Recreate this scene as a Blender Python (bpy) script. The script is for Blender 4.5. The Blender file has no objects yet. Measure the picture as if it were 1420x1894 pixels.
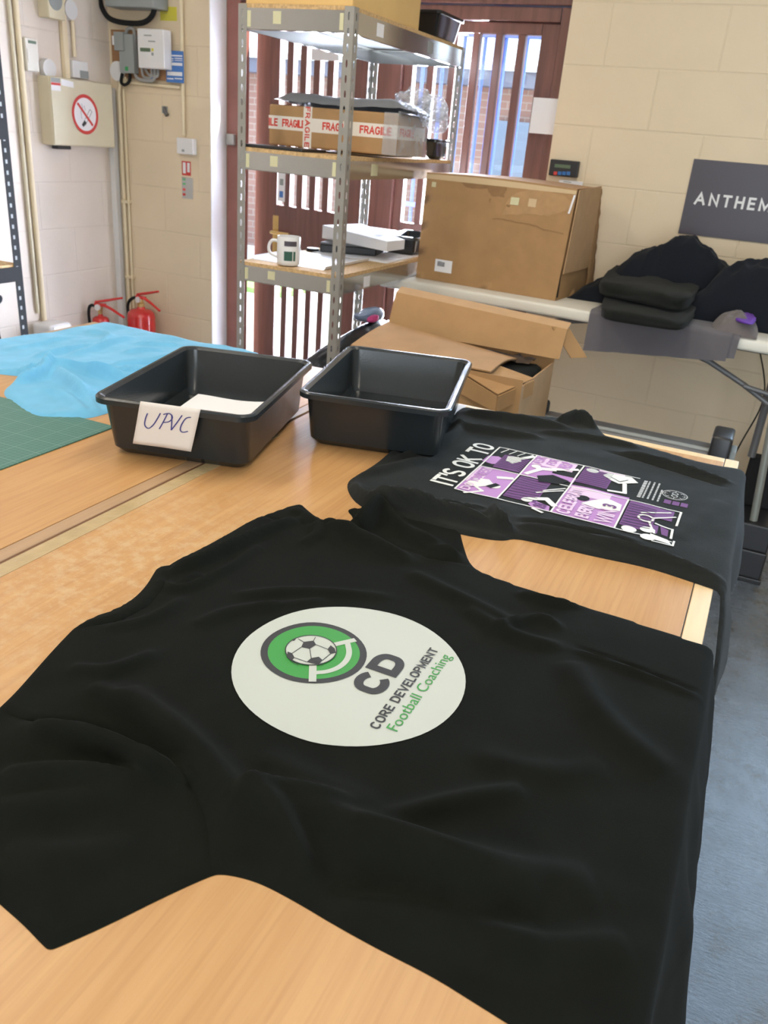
import bpy, bmesh, math, random
import numpy as np
from mathutils import Vector, Matrix, noise as mnoise
from mathutils.geometry import delaunay_2d_cdt
random.seed(4)
C = bpy.context.scene.collection
S = bpy.context.scene
R = math.radians
PI = math.pi

# ------------------------------------------------------------------ camera
CAM = Vector((0, 0, 1.48))
FPX = 1521.74
pitch, roll, yaw = R(24.43679), R(5.00038), R(22.90053)
FW = Vector((-math.sin(yaw)*math.cos(pitch), math.cos(yaw)*math.cos(pitch), -math.sin(pitch)))
r0 = Vector((math.cos(yaw), math.sin(yaw), 0)); u0 = r0.cross(FW)
RX = math.cos(roll)*r0 + math.sin(roll)*u0; UP = RX.cross(FW)
cd = bpy.data.cameras.new('camera'); cam = bpy.data.objects.new('camera', cd); C.objects.link(cam)
cam.matrix_world = Matrix(((RX.x, UP.x, -FW.x, CAM.x), (RX.y, UP.y, -FW.y, CAM.y), (RX.z, UP.z, -FW.z, CAM.z), (0, 0, 0, 1)))
cd.sensor_fit = 'AUTO'; cd.sensor_width = 36; cd.lens = FPX*36/1894
cd.clip_start = 0.02; cd.clip_end = 200
cd.dof.use_dof = True; cd.dof.focus_distance = 1.0; cd.dof.aperture_fstop = 13
S.camera = cam

# ------------------------------------------------------------------ light, sky, exposure
S.view_settings.view_transform = 'Standard'; S.view_settings.look = 'None'
S.view_settings.exposure = 0.0; S.view_settings.gamma = 1.0
try: S.view_settings.use_curve_mapping = False
except Exception: pass
w = bpy.data.worlds.new('sky'); S.world = w; w.use_nodes = True
bg = w.node_tree.nodes['Background']; bg.inputs[0].default_value = (0.68, 0.84, 1.0, 1); bg.inputs[1].default_value = 5.0

def lamp(name, kind, loc, direction, energy, color, size=None, size_y=None):
    d = bpy.data.lights.new(name, kind); d.energy = energy; d.color = color
    if kind == 'SUN': d.angle = R(0.6)
    elif size:
        d.shape = 'RECTANGLE'; d.size = size; d.size_y = size_y or size
    o = bpy.data.objects.new(name, d); C.objects.link(o); o.location = loc
    o.rotation_euler = Vector(direction).to_track_quat('-Z', 'Y').to_euler()
    return o
lamp('sun', 'SUN', (0, 8, 8), (-0.42, -0.30, -0.86), 16, (1, 0.95, 0.88))
# fluorescent battens under the ceiling (outside the frame) the back window to the right of the frame and an added fill lamp behind the camera
lamp('ceiling_light', 'AREA', (-0.5, 1.75, 2.93), (0, 0, -1), 18.5, (1, 0.89, 0.72), 0.25, 1.5)
lamp('ceiling_light', 'AREA', (0.3, -0.4, 2.93), (0, 0, -1), 15, (1, 0.89, 0.72), 0.25, 1.5)
lamp('ceiling_light', 'AREA', (-2.0, 0.9, 2.93), (0, 0, -1), 26, (1, 0.91, 0.77), 0.25, 1.5)
lamp('window_daylight', 'AREA', (0.95, 4.16, 1.80), (0, -1, -0.1), 100, (0.48, 0.70, 1), 1.4, 1.3)
lamp('rear_fill_light', 'AREA', (0.9, -2.12, 1.35), (0, 1, 0.05), 36, (1, 0.95, 0.88), 2.4, 2.2)  # added fill from behind, lifts the back wall and front faces
dl = lamp('doorway_daylight', 'AREA', (-2.02, 4.22, 1.1), (-0.32, -1, 0), 700, (0.74, 0.81, 1), 1.3, 1.8); dl.data.spread = R(165)

# ------------------------------------------------------------------ pixel -> plane helpers (1420 x 1894)
def ray(px, py): return FW + (px-710)/FPX*RX - (py-947)/FPX*UP
def onz(px, py, z): d = ray(px, py); return CAM + d*((z-CAM.z)/d.z)
def ony(px, py, y): d = ray(px, py); return CAM + d*(y/d.y)
def onx(px, py, x): d = ray(px, py); return CAM + d*(x/d.x)

# ------------------------------------------------------------------ materials
def nodes(m): return m.node_tree.nodes, m.node_tree.links
def base(name):
    m = bpy.data.materials.new(name); m.use_nodes = True
    return m, m.node_tree.nodes['Principled BSDF']
def P(name, col, rough=0.5, metal=0, var=0.0, vscale=8, bump=0.0, bscale=60, spec=0.5, stretch=None, sheen=0, coat=0, rvar=0):
    m, b = base(name); N, L = nodes(m)
    b.inputs['Base Color'].default_value = (*col, 1); b.inputs['Roughness'].default_value = rough
    b.inputs['Metallic'].default_value = metal; b.inputs['Specular IOR Level'].default_value = spec
    if sheen: b.inputs['Sheen Weight'].default_value = sheen; b.inputs['Sheen Roughness'].default_value = 0.5
    if coat: b.inputs['Coat Weight'].default_value = coat; b.inputs['Coat Roughness'].default_value = 0.15
    if var or bump or rvar:
        tc = N.new('ShaderNodeTexCoord'); mp = N.new('ShaderNodeMapping'); L.new(tc.outputs['Object'], mp.inputs[0])
        if stretch: mp.inputs['Scale'].default_value = stretch
    if var or rvar:
        n = N.new('ShaderNodeTexNoise'); n.inputs['Scale'].default_value = vscale; n.inputs['Detail'].default_value = 6
        L.new(mp.outputs[0], n.inputs['Vector'])
    if var:
        r = N.new('ShaderNodeValToRGB'); L.new(n.outputs['Fac'], r.inputs[0])
        r.color_ramp.elements[0].position = 0.3; r.color_ramp.elements[1].position = 0.7
        r.color_ramp.elements[0].color = (*[max(0, c*(1-var)) for c in col], 1)
        r.color_ramp.elements[1].color = (*[min(1, c*(1+var)) for c in col], 1)
        L.new(r.outputs[0], b.inputs['Base Color'])
    if rvar:
        mr = N.new('ShaderNodeMapRange'); L.new(n.outputs['Fac'], mr.inputs[0]); mr.inputs[1].default_value = .3; mr.inputs[2].default_value = .7
        mr.inputs[3].default_value = max(0.02, rough-rvar); mr.inputs[4].default_value = min(1, rough+rvar)
        L.new(mr.outputs[0], b.inputs['Roughness'])
    if bump:
        n2 = N.new('ShaderNodeTexNoise'); n2.inputs['Scale'].default_value = bscale; n2.inputs['Detail'].default_value = 4
        L.new(mp.outputs[0], n2.inputs['Vector'])
        bp = N.new('ShaderNodeBump'); bp.inputs['Strength'].default_value = bump; bp.inputs['Distance'].default_value = 0.004
        L.new(n2.outputs['Fac'], bp.inputs['Height']); L.new(bp.outputs[0], b.inputs['Normal'])
    return m
def block_wall(name, col, axis, zoff, hoff):
    m, b = base(name); N, L = nodes(m)
    g = N.new('ShaderNodeNewGeometry'); sx = N.new('ShaderNodeSeparateXYZ'); L.new(g.outputs['Position'], sx.inputs[0])
    cb = N.new('ShaderNodeCombineXYZ')
    def shift(sock, off):
        a = N.new('ShaderNodeMath'); a.operation = 'ADD'; a.inputs[1].default_value = off; L.new(sock, a.inputs[0]); return a.outputs[0]
    L.new(shift(sx.outputs[axis], hoff), cb.inputs[0]); L.new(shift(sx.outputs[2], zoff), cb.inputs[1])
    br = N.new('ShaderNodeTexBrick'); L.new(cb.outputs[0], br.inputs['Vector'])
    br.inputs['Scale'].default_value = 1; br.inputs['Brick Width'].default_value = 0.452; br.inputs['Row Height'].default_value = 0.2265
    br.inputs['Mortar Size'].default_value = 0.0045; br.inputs['Mortar Smooth'].default_value = 0.6
    br.inputs['Color1'].default_value = (*col, 1); br.inputs['Color2'].default_value = (*[c*0.985 for c in col], 1)
    br.inputs['Mortar'].default_value = (*[c*0.95 for c in col], 1)
    n = N.new('ShaderNodeTexNoise'); n.inputs['Scale'].default_value = 3.5; n.inputs['Detail'].default_value = 8; L.new(g.outputs['Position'], n.inputs['Vector'])
    mx = N.new('ShaderNodeMix'); mx.data_type = 'RGBA'; mx.blend_type = 'MULTIPLY'; mx.inputs[0].default_value = 0.16
    L.new(br.outputs['Color'], mx.inputs[6]); L.new(n.outputs['Fac'], mx.inputs[7]); L.new(mx.outputs[2], b.inputs['Base Color'])
    n3 = N.new('ShaderNodeTexNoise'); n3.inputs['Scale'].default_value = 90; n3.inputs['Detail'].default_value = 5; L.new(g.outputs['Position'], n3.inputs['Vector'])
    a = N.new('ShaderNodeMath'); a.operation = 'MULTIPLY'; a.inputs[1].default_value = -1.0; L.new(br.outputs['Fac'], a.inputs[0])
    ad = N.new('ShaderNodeMath'); ad.operation = 'MULTIPLY_ADD'; ad.inputs[1].default_value = 0.25; L.new(n3.outputs['Fac'], ad.inputs[0]); L.new(a.outputs[0], ad.inputs[2])
    bp = N.new('ShaderNodeBump'); bp.inputs['Strength'].default_value = 0.5; bp.inputs['Distance'].default_value = 0.003
    L.new(ad.outputs[0], bp.inputs['Height']); L.new(bp.outputs[0], b.inputs['Normal'])
    b.inputs['Roughness'].default_value = 0.62
    return m
def glass_mat():
    m = bpy.data.materials.new('window_glass'); m.use_nodes = True; N, L = nodes(m); N.clear()
    o = N.new('ShaderNodeOutputMaterial'); t = N.new('ShaderNodeBsdfTransparent'); t.inputs[0].default_value = (0.97, 0.985, 0.98, 1)
    g = N.new('ShaderNodeBsdfGlossy'); g.inputs['Roughness'].default_value = 0.02
    f = N.new('ShaderNodeFresnel'); f.inputs[0].default_value = 1.35
    x = N.new('ShaderNodeMixShader'); L.new(f.outputs[0], x.inputs[0]); L.new(t.outputs[0], x.inputs[1]); L.new(g.outputs[0], x.inputs[2]); L.new(x.outputs[0], o.inputs[0])
    return m
def film_mat():
    m = bpy.data.materials.new('clear_film'); m.use_nodes = True; N, L = nodes(m); N.clear()
    o = N.new('ShaderNodeOutputMaterial'); t = N.new('ShaderNodeBsdfTransparent'); t.inputs[0].default_value = (0.93, 0.94, 0.95, 1)
    g = N.new('ShaderNodeBsdfPrincipled'); g.inputs['Base Color'].default_value = (0.75, 0.77, 0.8, 1); g.inputs['Roughness'].default_value = 0.18
    x = N.new('ShaderNodeMixShader'); x.inputs[0].default_value = 0.32; L.new(t.outputs[0], x.inputs[1]); L.new(g.outputs[0], x.inputs[2]); L.new(x.outputs[0], o.inputs[0])
    return m
def wood_top(name, worn_glare=True):
    m, b = base(name); N, L = nodes(m)
    g = N.new('ShaderNodeNewGeometry')
    def nz(scale, vec_scale, detail=5, rough=.55):
        mp = N.new('ShaderNodeMapping'); mp.inputs['Scale'].default_value = vec_scale; L.new(g.outputs['Position'], mp.inputs[0])
        n = N.new('ShaderNodeTexNoise'); n.inputs['Scale'].default_value = scale; n.inputs['Detail'].default_value = detail; n.inputs['Roughness'].default_value = rough
        L.new(mp.outputs[0], n.inputs['Vector']); return n.outputs['Fac']
    r = N.new('ShaderNodeValToRGB'); L.new(nz(9, (9, 0.55, 1)), r.inputs[0])
    e = r.color_ramp.elements; e[0].position = .32; e[0].color = (.49, .256, .096, 1); e[1].position = .68; e[1].color = (.555, .310, .124, 1)
    r2 = N.new('ShaderNodeValToRGB'); L.new(nz(60, (3.2, 0.09, 1), 3), r2.inputs[0])
    r2.color_ramp.elements[0].position = .36; r2.color_ramp.elements[0].color = (.90, .875, .85, 1); r2.color_ramp.elements[1].position = .52; r2.color_ramp.elements[1].color = (1, 1, 1, 1)
    mx = N.new('ShaderNodeMix'); mx.data_type = 'RGBA'; mx.blend_type = 'MULTIPLY'; mx.inputs[0].default_value = 0.75
    L.new(r.outputs[0], mx.inputs[6]); L.new(r2.outputs[0], mx.inputs[7])
    out = mx.outputs[2]
    if worn_glare:   # chalky wear plus glare painted pale, ragged, worst in front of the grey tub
        mr = N.new('ShaderNodeValToRGB'); L.new(nz(48, (1, 1, 1), 12, .75), mr.inputs[0]); mr.color_ramp.elements[0].position = .46; mr.color_ramp.elements[1].position = .60
        d = N.new('ShaderNodeVectorMath'); d.operation = 'DISTANCE'; d.inputs[1].default_value = (-.72, .76, .92); L.new(g.outputs['Position'], d.inputs[0])
        k = N.new('ShaderNodeMapRange'); L.new(d.outputs['Value'], k.inputs[0]); k.inputs[1].default_value = .08; k.inputs[2].default_value = .38; k.inputs[3].default_value = .42; k.inputs[4].default_value = 0.0
        mm = N.new('ShaderNodeMath'); mm.operation = 'MULTIPLY'; L.new(mr.outputs[0], mm.inputs[0]); L.new(k.outputs[0], mm.inputs[1])
        m2 = N.new('ShaderNodeMix'); m2.data_type = 'RGBA'; L.new(mm.outputs[0], m2.inputs[0]); L.new(out, m2.inputs[6]); m2.inputs[7].default_value = (.62, .47, .28, 1); out = m2.outputs[2]
    L.new(out, b.inputs['Base Color'])
    rr = N.new('ShaderNodeMapRange'); L.new(nz(7, (1, 1, 1), 6), rr.inputs[0]); rr.inputs[3].default_value = .26; rr.inputs[4].default_value = .5
    L.new(rr.outputs[0], b.inputs['Roughness'])
    return m
def floor_mat():
    m, b = base('painted_floor'); N, L = nodes(m)
    g = N.new('ShaderNodeNewGeometry')
    def nz(scale, det=8, ro=.6, vs=(1, 1, 1)):
        mp = N.new('ShaderNodeMapping'); mp.inputs['Scale'].default_value = vs; L.new(g.outputs['Position'], mp.inputs[0])
        n = N.new('ShaderNodeTexNoise'); n.inputs['Scale'].default_value = scale; n.inputs['Detail'].default_value = det; n.inputs['Roughness'].default_value = ro
        L.new(mp.outputs[0], n.inputs['Vector']); return n.outputs['Fac']
    r = N.new('ShaderNodeValToRGB'); L.new(nz(2.2, 10, .7), r.inputs[0]); e = r.color_ramp.elements
    e[0].position = .38; e[0].color = (.095, .105, .115, 1); e[1].position = .62; e[1].color = (.14, .165, .20, 1)
    r2 = N.new('ShaderNodeValToRGB'); L.new(nz(10, 13, .78), r2.inputs[0]); e = r2.color_ramp.elements
    e[0].position = .53; e[0].color = (0, 0, 0, 1); e[1].position = .63; e[1].color = (1, 1, 1, 1)
    m2 = N.new('ShaderNodeMix'); m2.data_type = 'RGBA'; L.new(r2.outputs[0], m2.inputs[0]); L.new(r.outputs[0], m2.inputs[6]); m2.inputs[7].default_value = (.075, .07, .06, 1)
    L.new(m2.outputs[2], b.inputs['Base Color'])
    rr = N.new('ShaderNodeMapRange'); L.new(nz(18, 10, .7), rr.inputs[0]); rr.inputs[3].default_value = .10; rr.inputs[4].default_value = .46
    L.new(rr.outputs[0], b.inputs['Roughness'])
    bp = N.new('ShaderNodeBump'); bp.inputs['Strength'].default_value = .5; bp.inputs['Distance'].default_value = .003
    L.new(nz(40, 10, .7, (1, 3, 1)), bp.inputs['Height']); L.new(bp.outputs[0], b.inputs['Normal'])
    return m
def brick_mat(name, c1, c2, mo):
    m, b = base(name); N, L = nodes(m)
    g = N.new('ShaderNodeNewGeometry'); sx = N.new('ShaderNodeSeparateXYZ'); L.new(g.outputs['Position'], sx.inputs[0]); cb = N.new('ShaderNodeCombineXYZ')
    L.new(sx.outputs[0], cb.inputs[0]); L.new(sx.outputs[2], cb.inputs[1])
    br = N.new('ShaderNodeTexBrick'); L.new(cb.outputs[0], br.inputs['Vector']); br.inputs['Scale'].default_value = 1
    br.inputs['Brick Width'].default_value = .225; br.inputs['Row Height'].default_value = .075; br.inputs['Mortar Size'].default_value = .006
    br.inputs['Color1'].default_value = (*c1, 1); br.inputs['Color2'].default_value = (*c2, 1); br.inputs['Mortar'].default_value = (*mo, 1)
    L.new(br.outputs['Color'], b.inputs['Base Color']); b.inputs['Roughness'].default_value = .85
    return m
def mat_grid():
    m, b = base('cutting_mat_green'); N, L = nodes(m)
    g = N.new('ShaderNodeNewGeometry'); sx = N.new('ShaderNodeSeparateXYZ'); L.new(g.outputs['Position'], sx.inputs[0])
    def lines(sock, period, width):
        a = N.new('ShaderNodeMath'); a.operation = 'PINGPONG'; a.inputs[1].default_value = period/2; L.new(sock, a.inputs[0])
        c = N.new('ShaderNodeMath'); c.operation = 'LESS_THAN'; c.inputs[1].default_value = width/2; L.new(a.outputs[0], c.inputs[0]); return c.outputs[0]
    def mx(a, b_):
        c = N.new('ShaderNodeMath'); c.operation = 'MAXIMUM'; L.new(a, c.inputs[0]); L.new(b_, c.inputs[1]); return c.outputs[0]
    fine = mx(lines(sx.outputs[0], .01, .0006), lines(sx.outputs[1], .01, .0006)); big = mx(lines(sx.outputs[0], .05, .0012), lines(sx.outputs[1], .05, .0012))
    f1 = N.new('ShaderNodeMath'); f1.operation = 'MULTIPLY'; f1.inputs[1].default_value = .30; L.new(fine, f1.inputs[0])
    f2 = N.new('ShaderNodeMath'); f2.operation = 'MULTIPLY'; f2.inputs[1].default_value = .42; L.new(big, f2.inputs[0])
    k = N.new('ShaderNodeMix'); k.data_type = 'RGBA'; L.new(mx(f1.outputs[0], f2.outputs[0]), k.inputs[0])
    k.inputs[6].default_value = (.052, .165, .135, 1); k.inputs[7].default_value = (.38, .52, .42, 1)
    L.new(k.outputs[2], b.inputs['Base Color']); b.inputs['Roughness'].default_value = .45
    return m

CREAM = (.80, .655, .455)
M = {}
M['wall_y'] = block_wall('cream_block_back', CREAM, 0, -1.361+0.2265*10, 0.15)
M['wall_x'] = block_wall('cream_block_side_daylit', (.80, .705, .61), 1, -1.361+0.2265*10, 0.1)  # whiter than CREAM: daylight on the left wall put into its colour
M['cream'] = P('cream_paint', (.78, .66, .45), .5, var=.03, bump=.1)
M['beige_metal'] = P('beige_enamel', (.62, .56, .40), .45, var=.03)
M['ceil'] = P('ceiling_white', (.75, .73, .68), .9)
M['floor'] = floor_mat()
M['table'] = wood_top('beech_laminate'); M['table2'] = wood_top('beech_laminate_plain', False)
M['lip'] = P('pale_beech_edging', (.76, .55, .30), .4, var=.07, vscale=14, stretch=(6, .5, 1))
M['groove'] = P('brown_joint', (.16, .07, .028), .6)
M['tape'] = P('clear_packing_tape', (.47, .345, .18), .09, var=.06, vscale=30, bump=.5, bscale=60)
M['black_cloth'] = P('black_jersey', (.0078, .0086, .0066), .95, var=.12, vscale=20, bump=.15, bscale=900, spec=.05, sheen=.015)
M['black_cloth2'] = P('black_jersey_soft', (.012, .012, .012), .95, var=.12, vscale=20, bump=.15, bscale=900, spec=.1, sheen=.05)
M['charcoal_cloth'] = P('charcoal_jersey', (.0135, .0148, .0130), .95, var=.1, vscale=20, bump=.2, bscale=500, spec=.10, sheen=.05)
M['navy_cloth'] = P('blue_black_cloth', (.011, .013, .018), .95, bump=.2, bscale=400, spec=.12, sheen=.06)
M['grey_cloth'] = P('grey_jersey', (.135, .125, .135), .92, var=.06, bump=.2, bscale=400, spec=.2, sheen=.2)
M['taupe_cloth'] = P('taupe_jersey', (.15, .13, .125), .92, var=.06, bump=.2, bscale=400, spec=.2, sheen=.2)
M['purple_cloth'] = P('purple_lining', (.14, .045, .36), .85)
M['blue_cloth'] = P('sky_blue_jersey', (.14, .41, .62), .9, var=.05, vscale=30, bump=.12, bscale=700, spec=.25, sheen=.15)
M['white_ink'] = P('white_vinyl', (.48, .50, .445), .55, bump=.05)
M['ink_black'] = P('black_vinyl', (.025, .025, .028), .6)
M['ink_green'] = P('green_vinyl', (.035, .27, .045), .55)
M['ink_lilac'] = P('lilac_ink', (.42, .20, .47), .7); M['ink_purple'] = P('purple_ink', (.135, .035, .17), .7)
M['ink_pink'] = P('pale_pink_ink', (.68, .50, .66), .7); M['ink_white'] = P('white_ink', (.72, .72, .68), .7); M['ink_grey'] = P('grey_ink', (.40, .40, .39), .7)
M['tub'] = P('dark_grey_plastic', (.018, .022, .024), .22, bump=.05, bscale=300, rvar=.05)
M['black_plastic'] = P('black_plastic', (.018, .018, .02), .38); M['black_matt'] = P('black_matt', (.011, .011, .012), .75, spec=.25)
M['black_gloss'] = P('black_gloss', (.012, .014, .016), .12)
M['galv'] = P('galvanised_steel', (.36, .35, .32), .42, metal=.55, var=.05, vscale=25)
M['beam'] = P('zinc_beam', (.46, .455, .44), .13, metal=.85, var=.03, vscale=4)
M['chip'] = P('chipboard', (.55, .36, .17), .8, var=.25, vscale=120)
M['card'] = P('cardboard', (.375, .215, .092), .82, var=.07, vscale=14, bump=.12, bscale=40)
M['card_pale'] = P('peeled_cardboard', (.43, .255, .118), .85, var=.08, vscale=30)
M['card_dark'] = P('worn_cardboard', (.27, .15, .065), .88, var=.1, vscale=30)
M['card_in'] = P('cardboard_inside', (.46, .285, .145), .85, var=.06, vscale=20)
M['card_y'] = P('yellow_cardboard', (.66, .44, .17), .75, var=.05)
M['masking'] = P('masking_tape', (.62, .58, .36), .7)
M['tan_tape'] = P('tan_paper_tape', (.60, .44, .25), .6)
M['paper'] = P('paper_white', (.80, .79, .80), .8); M['paper_warm'] = P('paper_warm', (.74, .68, .62), .85)
M['frag_tape'] = P('white_fragile_tape', (.72, .66, .58), .4); M['red_ink'] = P('red_ink', (.58, .035, .02), .5)
M['white_pl'] = P('white_plastic', (.74, .73, .72), .35); M['offwhite_pl'] = P('offwhite_plastic', (.72, .69, .60), .4)
M['table_white'] = P('cream_plastic_top', (.74, .71, .62), .42, bump=.1, bscale=120)
M['brown'] = P('brown_stained_timber', (.15, .062, .048), .38, var=.25, vscale=5, stretch=(8, 8, .6))
M['brown_red'] = P('red_brown_frame', (.30, .125, .10), .4, var=.1)
M['brass'] = P('brass', (.62, .42, .16), .3, metal=.9)
M['red'] = P('extinguisher_red', (.55, .025, .022), .22, coat=.4); M['red_sign'] = P('sign_red', (.56, .045, .04), .5)
M['steel'] = P('steel_grey', (.15, .15, .155), .45, metal=.3); M['grey_pl'] = P('grey_plastic', (.28, .30, .29), .5); M['grey_cable'] = P('grey_cable', (.30, .295, .28), .5)
M['silver'] = P('silver_tube', (.27, .28, .25), .4, metal=.3)
M['board'] = P('brown_backboard', (.30, .155, .07), .6, var=.1, stretch=(1, 1, 8))
M['blue_card'] = P('blue_card', (.055, .17, .46), .6); M['yellow'] = P('yellow_label', (.62, .55, .06), .6)
M['green'] = P('green_dot', (.04, .32, .10), .5); M['lcd'] = P('lcd_green', (.10, .15, .09), .3)
M['blue_btn'] = P('blue_button', (.03, .15, .42), .4); M['navy_pen'] = P('blue_pen', (.045, .045, .22), .6)
M['sign_dark'] = P('dark_plum_sign', (.062, .052, .066), .4)
M['grey_bag'] = P('grey_polythene', (.20, .20, .205), .32, bump=.4, bscale=18)
M['dark_green'] = P('bottle_green', (.02, .09, .06), .5)
M['frame_and_daylit_white'] = P('white_frame_daylit_reveal', (.90, .90, .90), .5)  # white window frame; on the reveal it stands in for daylight
M['edge_dark'] = P('brown_edging', (.43, .27, .15), .35, var=.08, vscale=14, stretch=(6, .5, 1))
M['bag'] = P('black_polythene', (.022, .024, .03), .28, bump=.3, bscale=14)
M['pink'] = P('pink_fabric', (.55, .05, .20), .7); M['bluegrey'] = P('blue_grey_plastic', (.16, .20, .28), .3)
M['glass'] = glass_mat(); M['film'] = film_mat()
M['mat'] = mat_grid()
M['brick'] = brick_mat('red_brick', (.185, .100, .085), (.22, .125, .105), (.24, .19, .175))
M['roof'] = P('grey_roof', (.42, .40, .42), .8); M['fascia'] = P('grey_fascia', (.085, .085, .125), .6); M['paving'] = P('pale_paving', (.60, .58, .54), .9, var=.08)
M['blue_steel'] = P('blue_painted_steel', (.08, .17, .55), .4); M['shutter'] = P('pale_shutter', (.10, .13, .19), .5)
M['grass'] = P('grass_green', (.16, .30, .08), .9, var=.3, vscale=30)

# ------------------------------------------------------------------ object helpers
WM = {}
def tag(o, label=None, cat=None, group=None, kind=None):
    if label: o['label'] = label
    if cat: o['category'] = cat
    if group: o['group'] = group
    if kind: o['kind'] = kind
    return o
def thing(name, label, cat, loc, rotz=0, group=None):
    o = bpy.data.objects.new(name, None); C.objects.link(o); o.location = loc; o.rotation_euler = (0, 0, rotz)
    o.empty_display_size = .05
    WM[o.name] = Matrix.Translation(Vector(loc)) @ Matrix.Rotation(rotz, 4, 'Z')
    return tag(o, label, cat, group)
class B:
    def __init__(s): s.bm = bmesh.new()
    def _new(s, fn):
        n = len(s.bm.verts); fn(); s.bm.verts.ensure_lookup_table(); return s.bm.verts[n:]
    def box(s, c, size, bevel=0, rot=None, seg=2):
        t = bmesh.new(); bmesh.ops.create_cube(t, size=1); bmesh.ops.scale(t, vec=size, verts=t.verts)
        if bevel: bmesh.ops.bevel(t, geom=t.edges[:], offset=bevel, segments=seg, profile=.5, affect='EDGES')
        if rot is not None: bmesh.ops.transform(t, matrix=rot.to_4x4(), verts=t.verts)
        bmesh.ops.translate(t, vec=c, verts=t.verts); s.add(t); return s
    def bx(s, a, b, bevel=0, seg=2):
        a = Vector(a); b = Vector(b); return s.box((a+b)/2, [max(abs(q), 1e-4) for q in (b-a)], bevel, None, seg)
    def add(s, t, mtx=None):
        if mtx is not None: bmesh.ops.transform(t, matrix=mtx, verts=t.verts)
        me = bpy.data.meshes.new('tmp'); t.to_mesh(me); t.free(); s.bm.from_mesh(me); bpy.data.meshes.remove(me); return s
    def tube(s, pts, r, seg=10, caps=True, smooth_n=0):
        pts = [Vector(p) for p in pts]
        if smooth_n: pts = catmull(pts, smooth_n)
        rs = r if isinstance(r, (list, tuple)) else [r]*len(pts)
        rings = []; prev = None
        for i, p in enumerate(pts):
            t = (pts[min(i+1, len(pts)-1)]-pts[max(i-1, 0)]).normalized()
            if prev is None: a = t.orthogonal().normalized()
            else: a = (prev - t*prev.dot(t)); a = a.normalized() if a.length > 1e-6 else t.orthogonal().normalized()
            prev = a; b = t.cross(a)
            rings.append([s.bm.verts.new(p+(a*math.cos(2*PI*k/seg)+b*math.sin(2*PI*k/seg))*rs[i]) for k in range(seg)])
        for i in range(len(rings)-1):
            for k in range(seg): s.bm.faces.new((rings[i][k], rings[i][(k+1) % seg], rings[i+1][(k+1) % seg], rings[i+1][k]))
        if caps: s.bm.faces.new(rings[0][::-1]); s.bm.faces.new(rings[-1])
        return s
    def lathe(s, prof, mtx=None, seg=32):
        t = bmesh.new(); rings = []
        for r, z in prof:
            rings.append([t.verts.new((0, 0, z))] if r < 1e-6 else [t.verts.new((r*math.cos(2*PI*k/seg), r*math.sin(2*PI*k/seg), z)) for k in range(seg)])
        for i in range(len(rings)-1):
            a, b = rings[i], rings[i+1]
            for k in range(seg):
                q = [a[k % len(a)], a[(k+1) % len(a)], b[(k+1) % len(b)], b[k % len(b)]]
                u = []
                for v in q:
                    if v not in u: u.append(v)
                if len(u) > 2: t.faces.new(u)
        return s.add(t, mtx)
    def poly(s, pts, thick=0, nrm=None):
        vs = [s.bm.verts.new(p) for p in pts]; s.bm.faces.new(vs)
        if thick:
            n = Vector(nrm)*thick; v2 = [s.bm.verts.new(Vector(p)+n) for p in pts]; s.bm.faces.new(v2[::-1])
            for i in range(len(vs)):
                j = (i+1) % len(vs); s.bm.faces.new((vs[i], v2[i], v2[j], vs[j]))
        return s
    def grid(s, f, nu, nv):
        g = [[s.bm.verts.new(f(i/nu, j/nv)) for j in range(nv+1)] for i in range(nu+1)]
        for i in range(nu):
            for j in range(nv): s.bm.faces.new((g[i][j], g[i+1][j], g[i+1][j+1], g[i][j+1]))
        return s
    def done(s, name, mat, parent=None, smooth=False, local=False, label=None, cat=None, group=None, kind=None, solid=0, keep=False, autosm=None):
        bm = s.bm
        if solid: bmesh.ops.recalc_face_normals(bm, faces=bm.faces); bmesh.ops.solidify(bm, geom=bm.faces[:], thickness=solid)
        if not keep: bmesh.ops.recalc_face_normals(bm, faces=bm.faces)
        me = bpy.data.meshes.new(name); o = bpy.data.objects.new(name, me); C.objects.link(o)
        if parent is not None:
            o.parent = parent; W = WM[parent.name]; WM[o.name] = W
            if not local: bmesh.ops.transform(bm, matrix=W.inverted(), verts=bm.verts)
        else:
            co = [v.co for v in bm.verts]
            c = Vector(((min(v.x for v in co)+max(v.x for v in co))/2, (min(v.y for v in co)+max(v.y for v in co))/2, min(v.z for v in co)))
            bmesh.ops.translate(bm, vec=-c, verts=bm.verts); o.location = c; WM[o.name] = Matrix.Translation(c)
        bm.to_mesh(me); bm.free(); me.materials.append(mat)
        if smooth:
            for p in me.polygons: p.use_smooth = True
            if smooth != 'all': me.set_sharp_from_angle(angle=R(autosm or 38))
        return tag(o, label, cat, group, kind)
def catmull(P_, n):
    out = []
    for i in range(len(P_)-1):
        p0, p1, p2, p3 = P_[max(i-1, 0)], P_[i], P_[i+1], P_[min(i+2, len(P_)-1)]
        for k in range(n):
            t = k/n; out.append(.5*((2*p1)+(p2-p0)*t+(2*p0-5*p1+4*p2-p3)*t*t+(3*p1-p0-3*p2+p3)*t**3))
    out.append(P_[-1]); return out
def struct(o): o['kind'] = 'structure'; return o
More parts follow.
